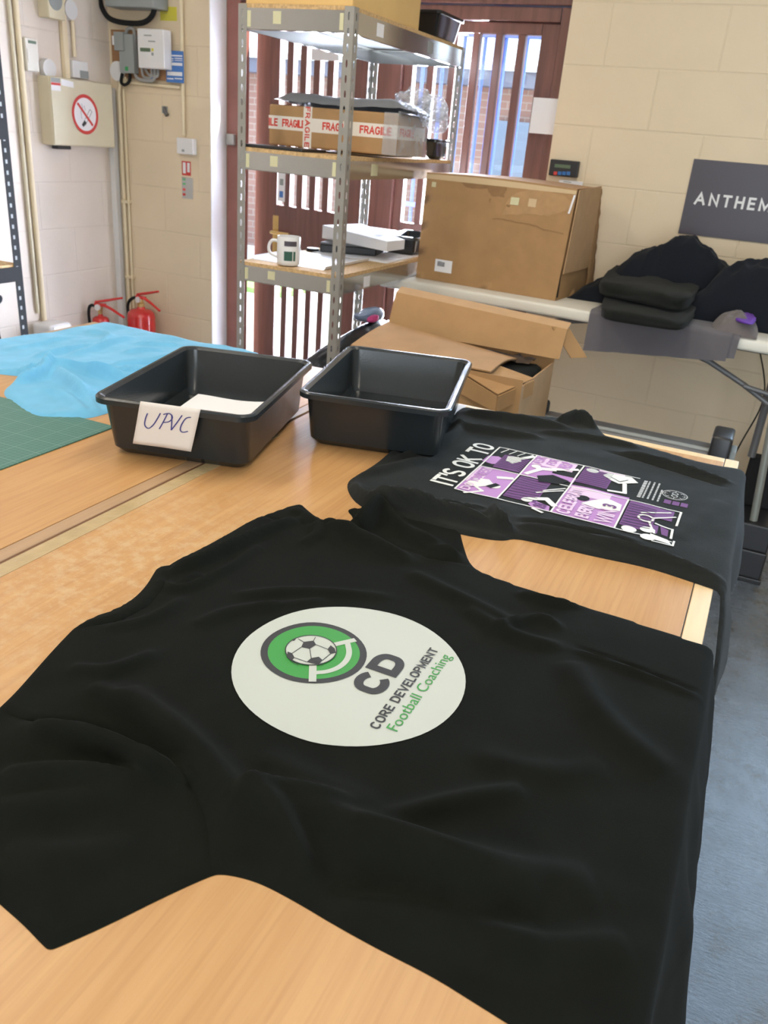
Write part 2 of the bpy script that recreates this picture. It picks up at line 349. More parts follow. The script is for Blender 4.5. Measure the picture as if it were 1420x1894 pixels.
def text_bm(body, size, align='LEFT', bold=0, shear=0, sx=1, space=1):
    cu = bpy.data.curves.new('t', 'FONT'); cu.body = body; cu.size = size; cu.align_x = align; cu.offset = bold; cu.shear = shear; cu.space_character = space
    cu.resolution_u = 4
    o = bpy.data.objects.new('t', cu); C.objects.link(o); dg = bpy.context.evaluated_depsgraph_get(); dg.update()
    me = bpy.data.meshes.new_from_object(o.evaluated_get(dg)); bm = bmesh.new(); bm.from_mesh(me)
    bpy.data.objects.remove(o); bpy.data.curves.remove(cu); bpy.data.meshes.remove(me)
    bmesh.ops.scale(bm, vec=(sx, 1, 1), verts=bm.verts); return bm
def fit_text(body, width, height, bold=0, shear=0):
    """text scaled so its ink fills width x height, lower-left at 0,0"""
    bm = text_bm(body, 1, bold=bold, shear=shear)
    xs = [v.co.x for v in bm.verts]; ys = [v.co.y for v in bm.verts]
    bmesh.ops.translate(bm, vec=(-min(xs), -min(ys), 0), verts=bm.verts)
    bmesh.ops.scale(bm, vec=(width/(max(xs)-min(xs)), height/(max(ys)-min(ys)), 1), verts=bm.verts); return bm
def _arc(cx, cy, rx, ry, a0, a1, n=10): return [(cx+rx*math.cos(R(a0+(a1-a0)*k/n)), cy+ry*math.sin(R(a0+(a1-a0)*k/n))) for k in range(n+1)]
def glyph(ch):
    """centre lines of block capitals in a box w x 1"""
    A_ = _arc
    if ch in 'O0': return .72, [A_(.36, .64, .36, .36, 0, 180)+A_(.36, .36, .36, .36, 180, 360)+[(.72, .64)]]
    G = {'A': (.78, [[(0, 0), (.39, 1), (.78, 0)], [(.14, .34), (.64, .34)]]), 'C': (.70, [A_(.35, .64, .35, .36, 28, 180)+A_(.35, .36, .35, .36, 180, 332)]),
         'B': (.62, [[(0, 0), (0, 1)], [(0, 1), (.34, 1)]+A_(.34, .76, .24, .24, 90, -90)+[(0, .52)], [(.34, .52)]+A_(.36, .26, .26, .26, 90, -90)+[(0, 0)]]),
         'D': (.70, [[(0, 0), (0, 1), (.30, 1)]+A_(.30, .62, .40, .38, 90, 0)+A_(.30, .38, .40, .38, 0, -90)+[(0, 0)]]), 'E': (.56, [[(.56, 1), (0, 1), (0, 0), (.56, 0)], [(0, .52), (.50, .52)]]),
         'F': (.54, [[(.54, 1), (0, 1), (0, 0)], [(0, .52), (.46, .52)]]), 'G': (.72, [A_(.36, .64, .36, .36, 20, 180)+A_(.36, .36, .36, .36, 180, 360)+[(.72, .46), (.42, .46)]]),
         'H': (.66, [[(0, 0), (0, 1)], [(.66, 0), (.66, 1)], [(0, .52), (.66, .52)]]), 'I': (.0, [[(0, 0), (0, 1)]]), 'K': (.66, [[(0, 0), (0, 1)], [(.62, 1), (.02, .42)], [(.22, .60), (.66, 0)]]),
         'L': (.52, [[(0, 1), (0, 0), (.52, 0)]]), 'M': (.84, [[(0, 0), (0, 1), (.42, .12), (.84, 1), (.84, 0)]]), 'N': (.68, [[(0, 0), (0, 1), (.68, 0), (.68, 1)]]),
         'P': (.62, [[(0, 0), (0, 1), (.36, 1)]+A_(.36, .73, .27, .27, 90, -90)+[(0, .46)]]), 'R': (.66, [[(0, 0), (0, 1), (.36, 1)]+A_(.36, .74, .27, .26, 90, -90)+[(0, .48)], [(.34, .48), (.66, 0)]]),
         'S': (.64, [A_(.32, .76, .31, .24, 20, 180, 8)+[(.03, .66), (.16, .55), (.48, .45), (.63, .34)]+A_(.32, .24, .32, .24, 10, -160, 9)]), 'T': (.64, [[(0, 1), (.64, 1)], [(.32, 1), (.32, 0)]]),
         'U': (.66, [[(0, 1), (0, .34)]+A_(.33, .33, .33, .33, 180, 360)+[(.66, 1)]]), 'V': (.74, [[(0, 1), (.37, 0), (.74, 1)]]), 'W': (1.0, [[(0, 1), (.25, 0), (.5, .9), (.75, 0), (1, 1)]]), 'Y': (.7, [[(0, 1), (.35, .48), (.7, 1)], [(.35, .48), (.35, 0)]]),
         "'": (.0, [[(0, 1), (0, .74)]]), ' ': (.28, []), '2': (.6, [A_(.3, .72, .3, .28, 160, 0)+[(.56, .55), (0, 0), (.62, 0)]]), '3': (.6, [A_(.3, .75, .28, .25, 160, -90)+A_(.3, .25, .3, .27, 90, -160)])}
    return G[ch]
def block_text(body, width, height, wt=.2, gap=.30):
    """bold capitals drawn with strokes, ink filling width x height from 0,0; wt is the stroke weight in heights"""
    x = wt/2; items = []
    for ch in body:
        w_, st = glyph(ch); items.append((x, st)); x += w_+gap+(wt*.4 if ch != ' ' else 0)
    x = x-gap-wt*.4; X = x+wt/2; bm = bmesh.new(); sx = width/X; sy = height
    for x0, st in items:
        for ln in st:
            pts = [((x0+a)*sx, (wt/2+b_*(1-wt))*sy) for a, b_ in ln]; hw = wt/2*height; n = len(pts); L_ = []; R_ = []
            closed = math.dist(pts[0], pts[-1]) < 1e-6
            for i in range(n):
                def dr(a, b_): d = Vector((b_[0]-a[0], b_[1]-a[1])); return d.normalized() if d.length > 1e-9 else Vector((1, 0))
                if closed: d0 = dr(pts[i-1 if i else n-2], pts[i]); d1 = dr(pts[i], pts[i+1 if i < n-1 else 1])
                else: d0 = dr(pts[max(i-1, 0)], pts[max(i, 1)]); d1 = dr(pts[min(i, n-2)], pts[min(i+1, n-1)])
                n0 = Vector((-d0.y, d0.x)); n1 = Vector((-d1.y, d1.x)); m_ = (n0+n1); m_ = m_.normalized() if m_.length > 1e-6 else n0
                k = hw/max(.45, m_.dot(n1)); e_ = Vector((0, 0))
                if not closed and i == 0 and n < 9: e_ = -d1*hw*.98
                if not closed and i == n-1 and n < 9: e_ = d0*hw*.98
                q = Vector(pts[i])+e_*(0 if wt < .001 else 1); L_.append(q+m_*k); R_.append(q-m_*k)
            for i in range(n-1): bm.faces.new([bm.verts.new((v.x, v.y, len(bm.faces)*1.2e-6)) for v in (L_[i], R_[i], R_[i+1], L_[i+1])])
    return bm
def frame(o, ex, ey):
    ex = Vector(ex).normalized(); ey = Vector(ey).normalized(); ez = ex.cross(ey)
    return Matrix(((ex.x, ey.x, ez.x, o[0]), (ex.y, ey.y, ez.y, o[1]), (ex.z, ey.z, ez.z, o[2]), (0, 0, 0, 1)))

# ================================================================== SETTING
W, XL, XR, YF, ZC = 3.86, -3.42, 3.5, -2.2, 3.0
DX0, DX1, DZ = -2.786, -0.995, 2.5       # doorway: left and right reveals, soffit above the frame
struct(B().bx((XL-.2, YF-.2, -.12), (XR+.2, W+.26, 0)).done('floor', M['floor']))
struct(B().bx((XL-.2, YF-.2, ZC), (XR+.2, W+.26, ZC+.1)).done('ceiling', M['ceil']))
struct(B().bx((XL-.2, YF-.2, 0), (XL, W+.25, ZC)).done('wall_left', M['wall_x']))
b = B(); b.bx((XL, W, 0), (DX0, W+.24, ZC)); WX0, WX1, WZ0, WZ1 = .24, 1.66, 1.12, 2.45
b.bx((DX1, W, 0), (WX0, W+.24, ZC)); b.bx((WX1, W, 0), (XR, W+.24, ZC)); b.bx((WX0, W, 0), (WX1, W+.24, WZ0)); b.bx((WX0, W, WZ1), (WX1, W+.24, ZC)); b.bx((DX0, W, DZ), (DX1, W+.24, ZC))
struct(b.done('wall_back', M['wall_y']))
b = B(); b.bx((XL-.2, YF-.2, 0), (-.4, YF, ZC)); b.bx((2.2, YF-.2, 0), (XR+.2, YF, ZC)); b.bx((-.4, YF-.2, 2.5), (2.2, YF, ZC)); struct(b.done('wall_front', M['wall_y']))
b = B(); b.bx((XR, YF, 0), (XR+.2, W+.24, ZC))
struct(b.done('wall_right', M['wall_x']))
struct(B().bx((DX0, W+.002, 0), (DX0+.004, W+.14, DZ-.001)).done('reveal_daylight', M['frame_and_daylit_white']))  # thin added panel: bright daylight on the reveal put into its colour
wn = thing('window_1', None, None, ((WX0+WX1)/2, W+.12, WZ0)); struct(wn)
for a, c_ in (((WX0, WZ0), (WX0+.05, WZ1)), ((WX1-.05, WZ0), (WX1, WZ1)), ((WX0+.05, WZ0), (WX1-.05, WZ0+.05)), ((WX0+.05, WZ1-.05), (WX1-.05, WZ1)), (((WX0+WX1)/2-.025, WZ0+.05), ((WX0+WX1)/2+.025, WZ1-.05))): B().bx((a[0], W+.10, a[1]), (c_[0], W+.16, c_[1]), .003).done('window_frame', M['frame_and_daylit_white'], wn)
B().bx((WX0+.04, W+.128, WZ0+.04), (WX1-.04, W+.132, WZ1-.04)).done('window_pane', M['glass'], wn)
# door frame
Y0 = 4.0
b = B(); b.bx((DX0+.005, Y0, 0), (DX0+.085, Y0+.09, 2.04), .004)
struct(b.done('trim_1', M['brown_red']))
b = B(); b.bx((DX0+.005, Y0-.005, 2.046), (DX1-.004, Y0+.1, 2.5), .004)
b.bx((DX0+.085, Y0+.01, 1.985), (DX1-.08, Y0+.09, 2.04), .003)
struct(b.done('trim_2', M['brown']))
b = B(); b.bx((DX1-.075, Y0, 0), (DX1-.004, Y0+.09, 2.04), .004); struct(b.done('trim_3', M['brown']))
b = B(); b.bx((-1.93, Y0+.01, 0), (-1.80, Y0+.09, 1.985), .004); struct(b.done('trim_4', M['brown']))

def leaf(name, hx, hy, wdt, sgn, ang, slats, lock_w, hinge_w, top=1.984, frac=.5, handle=False, kind='structure'):
    """a slatted, glazed door leaf; local x runs from the hinge to the lock edge"""
    rz = ang + (PI if sgn < 0 else 0)
    o = thing(name, None, None, (hx, hy, 0), rz); o['kind'] = kind
    ex = 1
    f = B(); T = .045
    f.bx((0, -T/2, .02), (hinge_w, T/2, top), .004); f.bx((wdt-lock_w, -T/2, .02), (wdt, T/2, top), .004)
    f.bx((hinge_w, -T/2, 1.937), (wdt-lock_w, T/2, top), .003); f.bx((hinge_w, -T/2, .86), (wdt-lock_w, T/2, 1.095), .003); f.bx((hinge_w, -T/2, .02), (wdt-lock_w, T/2, .16), .003)
    f.done('door_frame', M['brown'], o, local=True)
    a, b_ = hinge_w, wdt-lock_w; pitch = (b_-a)/(slats+1)*1.0
    g = B()
    sw = pitch*(1-frac); gap = (b_-a-slats*sw)/(slats+1)
    for i in range(slats):
        x0 = a+gap+(gap+sw)*i
        for z0, z1 in ((1.09, 1.94), (.155, .865)): g.bx((x0, -T/2+.004, z0), (x0+sw, T/2-.004, z1), .003)
    g.done('slats', M['brown'], o, local=True)
    gl = B(); gl.bx((a-.004, -.002, .15), (b_+.004, .002, 1.93)); gl.done('window_pane', M['glass'], o, local=True)
    return o
d1 = leaf('door_1', -1.93, Y0+.055, .765, -1, R(-8), 5, .155, .135)
# brass lever handle on the inner face
c = ony(512, 428, 4.13); b = B()
b.box((c.x, c.y-.012, c.z-.02), (.036, .01, .21), .003); b.done('handle_plate', M['brass'], d1)
b = B(); b.tube([(c.x, c.y-.01, c.z), (c.x, c.y-.06, c.z), (c.x+.02, c.y-.065, c.z), (c.x+.115, c.y-.062, c.z)], .0085, 10); b.done('lever', M['brass'], d1, smooth=True)
d2 = leaf('door_2', -1.80, Y0+.055, .725, 1, 0, 5, .081, .046, frac=.66)

# ================================================================== OUTSIDE
struct(B().bx((-16, W+.26, -.14), (14, 30, -.02)).done('ground_outside', M['paving']))
bb = thing('brick_building', 'red brick building across the yard with grey roof edge, seen through the door', 'building', (-5, 10.4, -.02))
B().bx((-16, 10, -.02), (6, 10.8, 2.08)).done('brick_wall', M['brick'], bb)
B().bx((-16.2, 9.75, 2.08), (6.2, 10.9, 2.24)).done('fascia', M['fascia'], bb)
B().poly([(-16.2, 9.7, 2.24), (6.2, 9.7, 2.24), (6.2, 12, 2.5), (-16.2, 12, 2.5)], .05, (0, 0, 1)).done('roof', M['roof'], bb)
b = B(); b.bx((-3.22, 9.9, -.02), (-2.3, 10.02, 1.75)); b.done('shutter', M['shutter'], bb)
gt = thing('security_gate', 'blue steel bar gate standing just outside the slatted door', 'gate', (-1.6, 4.75, -.02))
b = B()
for i in range(15):
    x = -2.12+.115*i; b.tube([(x, 4.75, .05), (x, 4.75, 2.3)], .011, 8)
b.done('bar', M['blue_steel'], gt, smooth=True, kind='stuff')
for z0, z1 in ((.05, .09), (2.0, 2.03), (1.12, 1.145)): B().bx((-2.2, 4.735, z0), (-.45, 4.765, z1)).done('cross_rail', M['blue_steel'], gt)
b = B(); b.bx((-1.60, 4.72, .0), (-1.555, 4.78, 2.32), .004); b.done('post', M['blue_steel'], gt)
tag(B().bx((-9, 7.0, -.02), (-4.2, 7.7, .03)).done('lawn', M['grass']), 'strip of green grass across the yard outside the door', 'grass', kind='stuff')
# ================================================================== WORK TABLES
TZ = 0.92; XE = 0.036
def pw(pts, z=TZ+.004): return [tuple(onz(x, y, z)[:2]) for x, y in pts]
def worktable(label, x0, x1, y0, y1, lipl, lipr, lipf, m, em='lip'):
    t = thing('work_table', label, 'table', ((x0+x1)/2, (y0+y1)/2, 0), 0, 'beech work tables')
    b = B(); b.bx((x0+lipl, y0+.03, TZ-.03), (x1-lipr, y1-lipf, TZ), .0006, 1); b.done('table_top', m, t)
    b = B()
    if lipr: b.bx((x1-lipr+.0016, y0, TZ-.034), (x1, y1, TZ-.0002), .001, 1)
    if lipl: b.bx((x0, y0, TZ-.034), (x0+lipl-.0008, y1, TZ-.0002), .001, 1)
    b.bx((x0+lipl, y1-lipf+.0008, TZ-.034), (x1-lipr, y1, TZ-.0002), .001, 1); b.bx((x0+lipl, y0, TZ-.034), (x1-lipr, y0+.029, TZ-.0002), .001, 1)
    b.done('edging', M[em], t)
    b = B(); b.bx((x0+.05, y0+.05, TZ-.12), (x1-.05, y0+.075, TZ-.034)); b.bx((x0+.05, y1-.075, TZ-.12), (x1-.05, y1-.05, TZ-.034))
    b.bx((x0+.05, y0+.075, TZ-.12), (x0+.075, y1-.075, TZ-.034)); b.bx((x1-.075, y0+.075, TZ-.12), (x1-.05, y1-.075, TZ-.034)); b.done('apron', M['lip'], t)
    for lx in (x0+.05, x1-.11):
        for ly in (y0+.05, y1-.11): B().bx((lx, ly, 0), (lx+.06, ly+.06, TZ-.034), .004).done('leg', M['lip'], t)
    return t
JX = -.842
tabA = worktable('beech work table with pale edging carrying the two black t-shirts and the empty tub', JX+.004, XE, -.35, 1.803, .0, .028, .028, M['table'])
tabB = worktable('beech work table at the left carrying the green cutting mat and blue t-shirt', -1.76, JX-.003, -.35, 1.862, .028, .027, .028, M['table2'], 'edge_dark')
# dark joint between the tables (packing strip standing in the gap)
tag(B().bx((JX-.003, -.34, TZ-.03), (JX+.004, 1.80, TZ-.002)).done('joint_strip', M['groove']), 'thin dark brown strip filling the joint between the two work tables', 'strip')
b = B(); b.bx((JX+.005, -.3, TZ+.0002), (JX+.032, 1.35, TZ+.0006)); b.done('packing_tape', M['tape'], label='shiny strip of clear packing tape along the joint, on the right hand table edge', cat='tape')

# ================================================================== CLOTH
def segdist(P_, A, Bv):
    """distance of points (n,2) to segments (m,2)-(m,2): min distance, index, parameter"""
    best = np.full(len(P_), 1e9); idx = np.zeros(len(P_), int); par = np.zeros(len(P_))
    for i in range(len(A)):
        d = Bv[i]-A[i]; L2 = max(d@d, 1e-12); t = np.clip(((P_-A[i])@d)/L2, 0, 1); q = P_-(A[i]+t[:, None]*d); r = np.hypot(q[:, 0], q[:, 1])
        k = r < best; best[k] = r[k]; idx[k] = i; par[k] = t[k]
    return best, idx, par
def inside(P_, poly):
    x, y = P_[:, 0], P_[:, 1]; c = np.zeros(len(P_), bool); n = len(poly)
    for i in range(n):
        x0, y0 = poly[i]; x1, y1 = poly[(i+1) % n]
        k = ((y0 > y) != (y1 > y)); 
        if y1 != y0: c ^= k & (x < (x1-x0)*(y-y0)/(y1-y0)+x0)
    return c
def chaikin(pts, n=2, closed=True):
    for _ in range(n):
        out = []; m = len(pts)
        for i in range(m if closed else m-1):
            a, b_ = np.array(pts[i]), np.array(pts[(i+1) % m]); out += [tuple(a*.75+b_*.25), tuple(a*.25+b_*.75)]
        if not closed: out = [pts[0]]+out+[pts[-1]]
        pts = out
    return pts
def resample(pts, step, closed=True):
    out = []; m = len(pts)
    for i in range(m if closed else m-1):
        a, b_ = np.array(pts[i]), np.array(pts[(i+1) % m]); n = max(1, int(round(np.hypot(*(b_-a))/step)))
        out += [tuple(a+(b_-a)*k/n) for k in range(n)]
    if not closed: out.append(tuple(pts[-1]))
    return out
class Cloth:
    def __init__(s, outline, z, T, creases, res=.006, r=.006, edge=None, slope=.15, noise=.0015, nscale=9, wave=.008, seed=0, smooth=2, steps=()):
        s.steps = [(np.array(chaikin(list(q), 1)), a, w_) for q, a, w_ in steps]
        s.z, s.T, s.r, s.edge, s.slope, s.noise, s.nscale, s.wave, s.seed = z, T, r, edge, slope, noise, nscale, wave, seed
        s.out = resample(chaikin(outline, smooth), res); s.res = res
        s.A = np.array(s.out); s.Bv = np.roll(s.A, -1, axis=0)
        s.cr = []
        for pts, amp, wd in creases:
            q = np.array(resample(chaikin(pts, 2, False), .02, False)); s.cr.append((q, amp*(1.85 if wd > .004 else 1), wd*.86))
    def height(s, P_):
        P_ = np.asarray(P_, float); d, _, _ = segdist(P_, s.A, s.Bv)
        k = np.clip(d/s.r, 0, 1); h = s.T*np.sqrt(np.clip(1-(1-k)**2, 0, 1))
        f = np.clip(d/.02, 0, 1); f = f*f*(3-2*f)
        add = np.zeros(len(P_))
        for q, amp, wd in s.cr:
            dd, i, t = segdist(P_, q[:-1], q[1:]); u = (i+t)/max(1, len(q)-1)
            add += amp*np.exp(-(dd/wd)**2)*np.clip(np.sin(PI*np.clip(u, .02, .98)), 0, 1)**.6
        for q, a, w_ in s.steps:
            dd, _, _ = segdist(P_, q, np.roll(q, -1, axis=0)); t = np.clip(.5+np.where(inside(P_, q), 1, -1)*dd/(2*w_), 0, 1); add += a*t*t*(3-2*t)
        n = np.array([mnoise.noise((x*s.nscale+s.seed, y*s.nscale*1.3, s.seed)) + .5*mnoise.noise((x*s.nscale*2.7, y*s.nscale*2.2+s.seed, 3.1)) for x, y in P_])
        h = h + f*(add + s.noise*(n+.6))
        return np.maximum(h, .0005 + .3*s.T*np.clip(d/.004, 0, 1))
    def place(s, P_, lift=0):
        h = s.height(P_)+lift; out = []
        for (x, y), t in zip(P_, h):
            if s.edge is None or x <= s.edge: out.append((x, y, s.z+t)); continue
            r = .010; q = x-s.edge; a = min(q/r, PI/2); X = s.edge+(r+t)*math.sin(a); Z_ = s.z-r+(r+t)*math.cos(a); rest = q-r*PI/2
            if rest > 0:
                Z_ -= rest*math.cos(s.slope); X += rest*math.sin(s.slope)+s.wave*min(1, rest/.06)*(mnoise.noise((y*9, 4.2+s.seed, 0))+.4)
            out.append((X, y, Z_))
        return out
    def build(s, parent, regions, seams=()):
        """regions: [(name, polygon or None, material)], first match wins"""
        xs, ys = s.A[:, 0], s.A[:, 1]; gx = np.arange(xs.min(), xs.max(), s.res); gy = np.arange(ys.min(), ys.max(), s.res*.87)
        g = np.array([(x+(s.res/2 if j % 2 else 0), y) for j, y in enumerate(gy) for x in gx]); g = g[inside(g, s.out)]
        d, _, _ = segdist(g, s.A, s.Bv); g = g[d > s.res*.55]
        V = list(s.out); E = [(i, (i+1) % len(V)) for i in range(len(V))]
        for sm in seams:
            q = resample(sm, s.res, False); qa = np.array(q); dd, _, _ = segdist(g, qa[:-1], qa[1:]); g = g[dd > s.res*.5]
            n0 = len(V); V += q; E += [(n0+i, n0+i+1) for i in range(len(q)-1)]
        V += [tuple(p) for p in g]
        vo, eo, fo, *_ = delaunay_2d_cdt([Vector(v) for v in V], E, [], 1, 1e-5)
        vo = np.array([(v.x, v.y) for v in vo]); fo = [f for f in fo if len(f) >= 3]
        cen = np.array([vo[list(f)].mean(axis=0) for f in fo]); ok = inside(cen, s.out); P3 = s.place(vo)
        left = ok.copy(); made = []
        for name, poly, m in regions:
            k = left & (inside(cen, poly) if poly is not None else True); left &= ~k
            ids = [i for i in range(len(fo)) if k[i]]
            if not ids: continue
            mp = {}; verts = []; faces = []
            for i in ids:
                f = []
                for v in fo[i]:
                    if v not in mp: mp[v] = len(verts); verts.append(P3[v])
                    f.append(mp[v])
                faces.append(f)
            bb_ = B(); bv = [bb_.bm.verts.new(p) for p in verts]
            for f in faces:
                try: bb_.bm.faces.new([bv[q] for q in f])
                except ValueError: pass
            for f in bb_.bm.faces:
                f.normal_update()
            if sum(f.normal.z for f in bb_.bm.faces) < 0: bmesh.ops.reverse_faces(bb_.bm, faces=bb_.bm.faces[:])
            made.append(bb_.done(name, m, parent, smooth='all', keep=True))
        return made
    def print_on(s, bm, name, m, parent, lift, cell=.012):
        """lay a flat (x,y) bmesh onto the cloth surface"""
        xs = [v.co.x for v in bm.verts]; ys = [v.co.y for v in bm.verts]
        for ax, lo, hi in ((0, min(xs), max(xs)), (1, min(ys), max(ys))):
            k = math.floor(lo/cell)+1
            while k*cell < hi:
                no = Vector((1, 0, 0)) if ax == 0 else Vector((0, 1, 0))
                bmesh.ops.bisect_plane(bm, geom=bm.verts[:]+bm.edges[:]+bm.faces[:], plane_co=no*(k*cell), plane_no=no); k += 1
        P3 = s.place(np.array([(v.co.x, v.co.y) for v in bm.verts]), lift)
        for v, p in zip(bm.verts, P3): v.co = Vector(p)+Vector((0, 0, v.co.z))
        for f in bm.faces:
            f.normal_update()
            if f.normal.z < 0: f.normal_flip()
        b_ = B(); b_.bm.free(); b_.bm = bm
        return b_.done(name, m, parent, smooth='all', keep=True)
def flat(*polys):
    bm = bmesh.new()
    for p in polys:
        vs = [bm.verts.new((q[0], q[1], len(bm.faces)*6e-7 if len(polys) < 250 and len(p) != 3 else 0)) for q in p]; bm.faces.new(vs)
    bmesh.ops.triangulate(bm, faces=[f for f in bm.faces if len(f.verts) > 4]); return bm
def ringpoly(c, r0_, r1_, a0=0, a1=2*PI, n=48):
    out = []
    for k in range(n):
        t, u = a0+(a1-a0)*k/n, a0+(a1-a0)*(k+1)/n
        p = lambda r_, q: (c[0]+r_*math.cos(q), c[1]+r_*math.sin(q))
        out.append([p(r0_, t), p(r1_, t), p(r1_, u), p(r0_, u)] if r0_ > 0 else [c, p(r1_, t), p(r1_, u)])
    return out
def ribbon(pts, wd):
    out = []
    for a, b_ in zip(pts[:-1], pts[1:]):
        a, b_ = np.array(a), np.array(b_); d = b_-a; L_ = np.hypot(*d)
        if L_ < 1e-7: continue
        n = np.array((-d[1], d[0]))/L_*wd/2; e = d/L_*wd*.3; out.append([tuple(a-e+n), tuple(a-e-n), tuple(b_+e-n), tuple(b_+e+n)])
    return out
def rd(bm, x, y, rot=0):
    """reading frame on the shirts: text right = +Y, text up = -X"""
    bmesh.ops.transform(bm, matrix=Matrix(((0, -1, 0, x), (1, 0, 0, y), (0, 0, 1, 0), (0, 0, 0, 1))), verts=bm.verts); return bm
def join(*bms):
    out = bms[0]
    for t in bms[1:]:
        me = bpy.data.meshes.new('tmp'); t.to_mesh(me); t.free(); out.from_mesh(me); bpy.data.meshes.remove(me)
    return out

# ---- big black t-shirt with the round logo
HX = XE+.215
neck = pw([(136, 1158), (165, 1140), (210, 1125), (245, 1105), (270, 1080), (285, 1055), (291, 1046)])
far_sh = pw([(310, 1044), (322, 1035), (370, 1012), (420, 985), (462, 960), (482, 953)])
far_sl = pw([(518, 940), (555, 927), (566, 938), (590, 957), (614, 961), (648, 966), (655, 955), (640, 939), (662, 936), (720, 944), (785, 956), (848, 966), (856, 1003), (870, 1044)])
far_side = pw([(905, 1062), (970, 1085), (1060, 1115), (1150, 1140), (1230, 1166), (1296, 1188)])
hem = [(HX-.05, .998), (HX, .985), (HX+.012, .80), (HX, .60), (HX-.015, .42), (HX-.02, .385)]
near_side = [(.05, .388)]+pw([(950, 1894), (880, 1850), (800, 1800), (700, 1750), (620, 1706), (550, 1664), (490, 1632), (450, 1618), (410, 1611), (390, 1614)])
near_sl = pw([(300, 1655), (200, 1705), (110, 1745), (90, 1752), (78, 1742), (40, 1702), (0, 1668)])+[(-.47, .312), (-.555, .335), (-.59, .40)]
near_sh = pw([(0, 1303), (30, 1274), (60, 1240), (100, 1195), (128, 1166)])
outl = neck+far_sh+far_sl+far_side+hem+near_side+near_sl+near_sh
def cp(pts, amp, wd): return (pw(pts), amp, wd)
cr = [cp([(440, 1102), (560, 1094), (720, 1106)], .004, .010), cp([(470, 1130), (600, 1112)], .003, .008), cp([(360, 1160), (430, 1130), (520, 1125)], .004, .012),
      cp([(55, 1347), (180, 1376), (280, 1424), (352, 1452)], .014, .013), cp([(120, 1400), (240, 1424), (330, 1462)], -.006, .010),
      cp([(0, 1440), (150, 1438), (290, 1436)], .010, .016), cp([(-20, 1500), (110, 1488), (250, 1466)], .006, .016), cp([(0, 1580), (150, 1590), (260, 1560)], .005, .02),
      cp([(425, 1474), (560, 1500), (700, 1575), (850, 1640), (1000, 1688)], .013, .026), cp([(440, 1480), (520, 1540), (572, 1640)], .014, .017), cp([(430, 1472), (540, 1484), (650, 1498)], .006, .010),
      cp([(230, 1280), (350, 1375), (430, 1468)], .010, .017), cp([(170, 1270), (260, 1330), (330, 1400)], .006, .014), cp([(700, 1520), (850, 1486), (970, 1466)], .006, .014), cp([(640, 1560), (800, 1602), (960, 1632), (1100, 1640)], .010, .024),
      cp([(905, 1170), (1000, 1140), (1035, 1165)], .005, .008), cp([(960, 1100), (1030, 1120), (1090, 1122)], .006, .008), cp([(1065, 1198), (1170, 1235), (1290, 1282)], -.004, .0035), cp([(1062, 1204), (1170, 1243), (1285, 1290)], .003, .006),
      cp([(1052, 1225), (1110, 1340), (1235, 1432)], .006, .022), cp([(860, 1130), (950, 1180), (1040, 1200)], .005, .012), cp([(760, 1060), (850, 1110), (960, 1160)], .005, .014),
      cp([(655, 985), (690, 958), (704, 942)], .022, .016), cp([(712, 948), (760, 990), (850, 1036)], .014, .014), cp([(730, 960), (790, 1012), (846, 1022)], -.008, .010), cp([(600, 966), (640, 990), (760, 1040)], .010, .014),
      cp([(318, 1060), (370, 1046), (470, 995), (560, 962)], .010, .009), cp([(300, 1078), (330, 1100), (420, 1058), (480, 1010)], .005, .008), cp([(330, 1085), (352, 1075), (372, 1066)], .006, .005), cp([(545, 940), (600, 985), (560, 1010)], .006, .010),
      cp([(880, 1400), (1010, 1440), (1120, 1420)], .004, .02), cp([(480, 1400), (600, 1460), (700, 1500)], .004, .02), cp([(560, 1700), (700, 1690), (860, 1730), (1000, 1790)], .008, .02), cp([(900, 1760), (1040, 1770), (1160, 1750)], .007, .016),
      cp([(130, 1240), (200, 1250), (290, 1210)], .005, .012), cp([(200, 1165), (280, 1150), (340, 1110)], .004, .010)]
seam_n = chaikin(pw([(-4, 1311), (60, 1334), (125, 1338), (200, 1346), (270, 1384), (330, 1430), (370, 1476), (386, 1535), (391, 1613)]), 2, False)
seam_f = pw([(483, 954), (560, 972), (650, 978), (760, 1024), (869, 1046)])
col_in = pw([(131, 1168), (165, 1160), (222, 1148), (275, 1120), (305, 1085), (316, 1046)])
cr += [(seam_n, -.006, .0028), (seam_f, -.004, .003), (col_in, -.0035, .0026)]
cl = Cloth(outl, TZ, .0045, cr, res=.0058, r=.007, edge=XE+.002, slope=.17, noise=.0016, nscale=8, seed=1.7, wave=.016, steps=[(neck+col_in[::-1], .0035, .0018), (seam_n+near_sl+[(-.62, .44)], -.0022, .0016), (seam_f+far_sl[::-1], -.002, .0016)])
sh1 = thing('t_shirt', 'big black t-shirt in the foreground with a round white football coaching logo', 't-shirt', (-.3, .7, TZ), 0, 't-shirts spread on the work tables')
parts = cl.build(sh1, [('collar', neck+col_in[::-1], M['black_cloth']), ('sleeve', seam_n+near_sl+[(-.62, .44)], M['black_cloth']), ('sleeve', seam_f+far_sl[::-1], M['black_cloth']), ('body', None, M['black_cloth'])], [col_in, seam_n, seam_f])
LC = (-.326, .711); LR = .133
disc = ringpoly(LC, 0, .012, n=72)
for k in range(11): disc += ringpoly(LC, .012+k*.011, .012+(k+1)*.011, n=72)
bm = flat(*disc); bmesh.ops.remove_doubles(bm, verts=bm.verts, dist=1e-5)
logo = cl.print_on(bm, 'printed_logo', M['white_ink'], sh1, .0007, 1); logo['label'] = 'round white logo disc'
EC = (-.376, .717)
cl.print_on(flat(*ringpoly(EC, .0535, .062)), 'emblem_ring', M['ink_black'], logo, .0012)
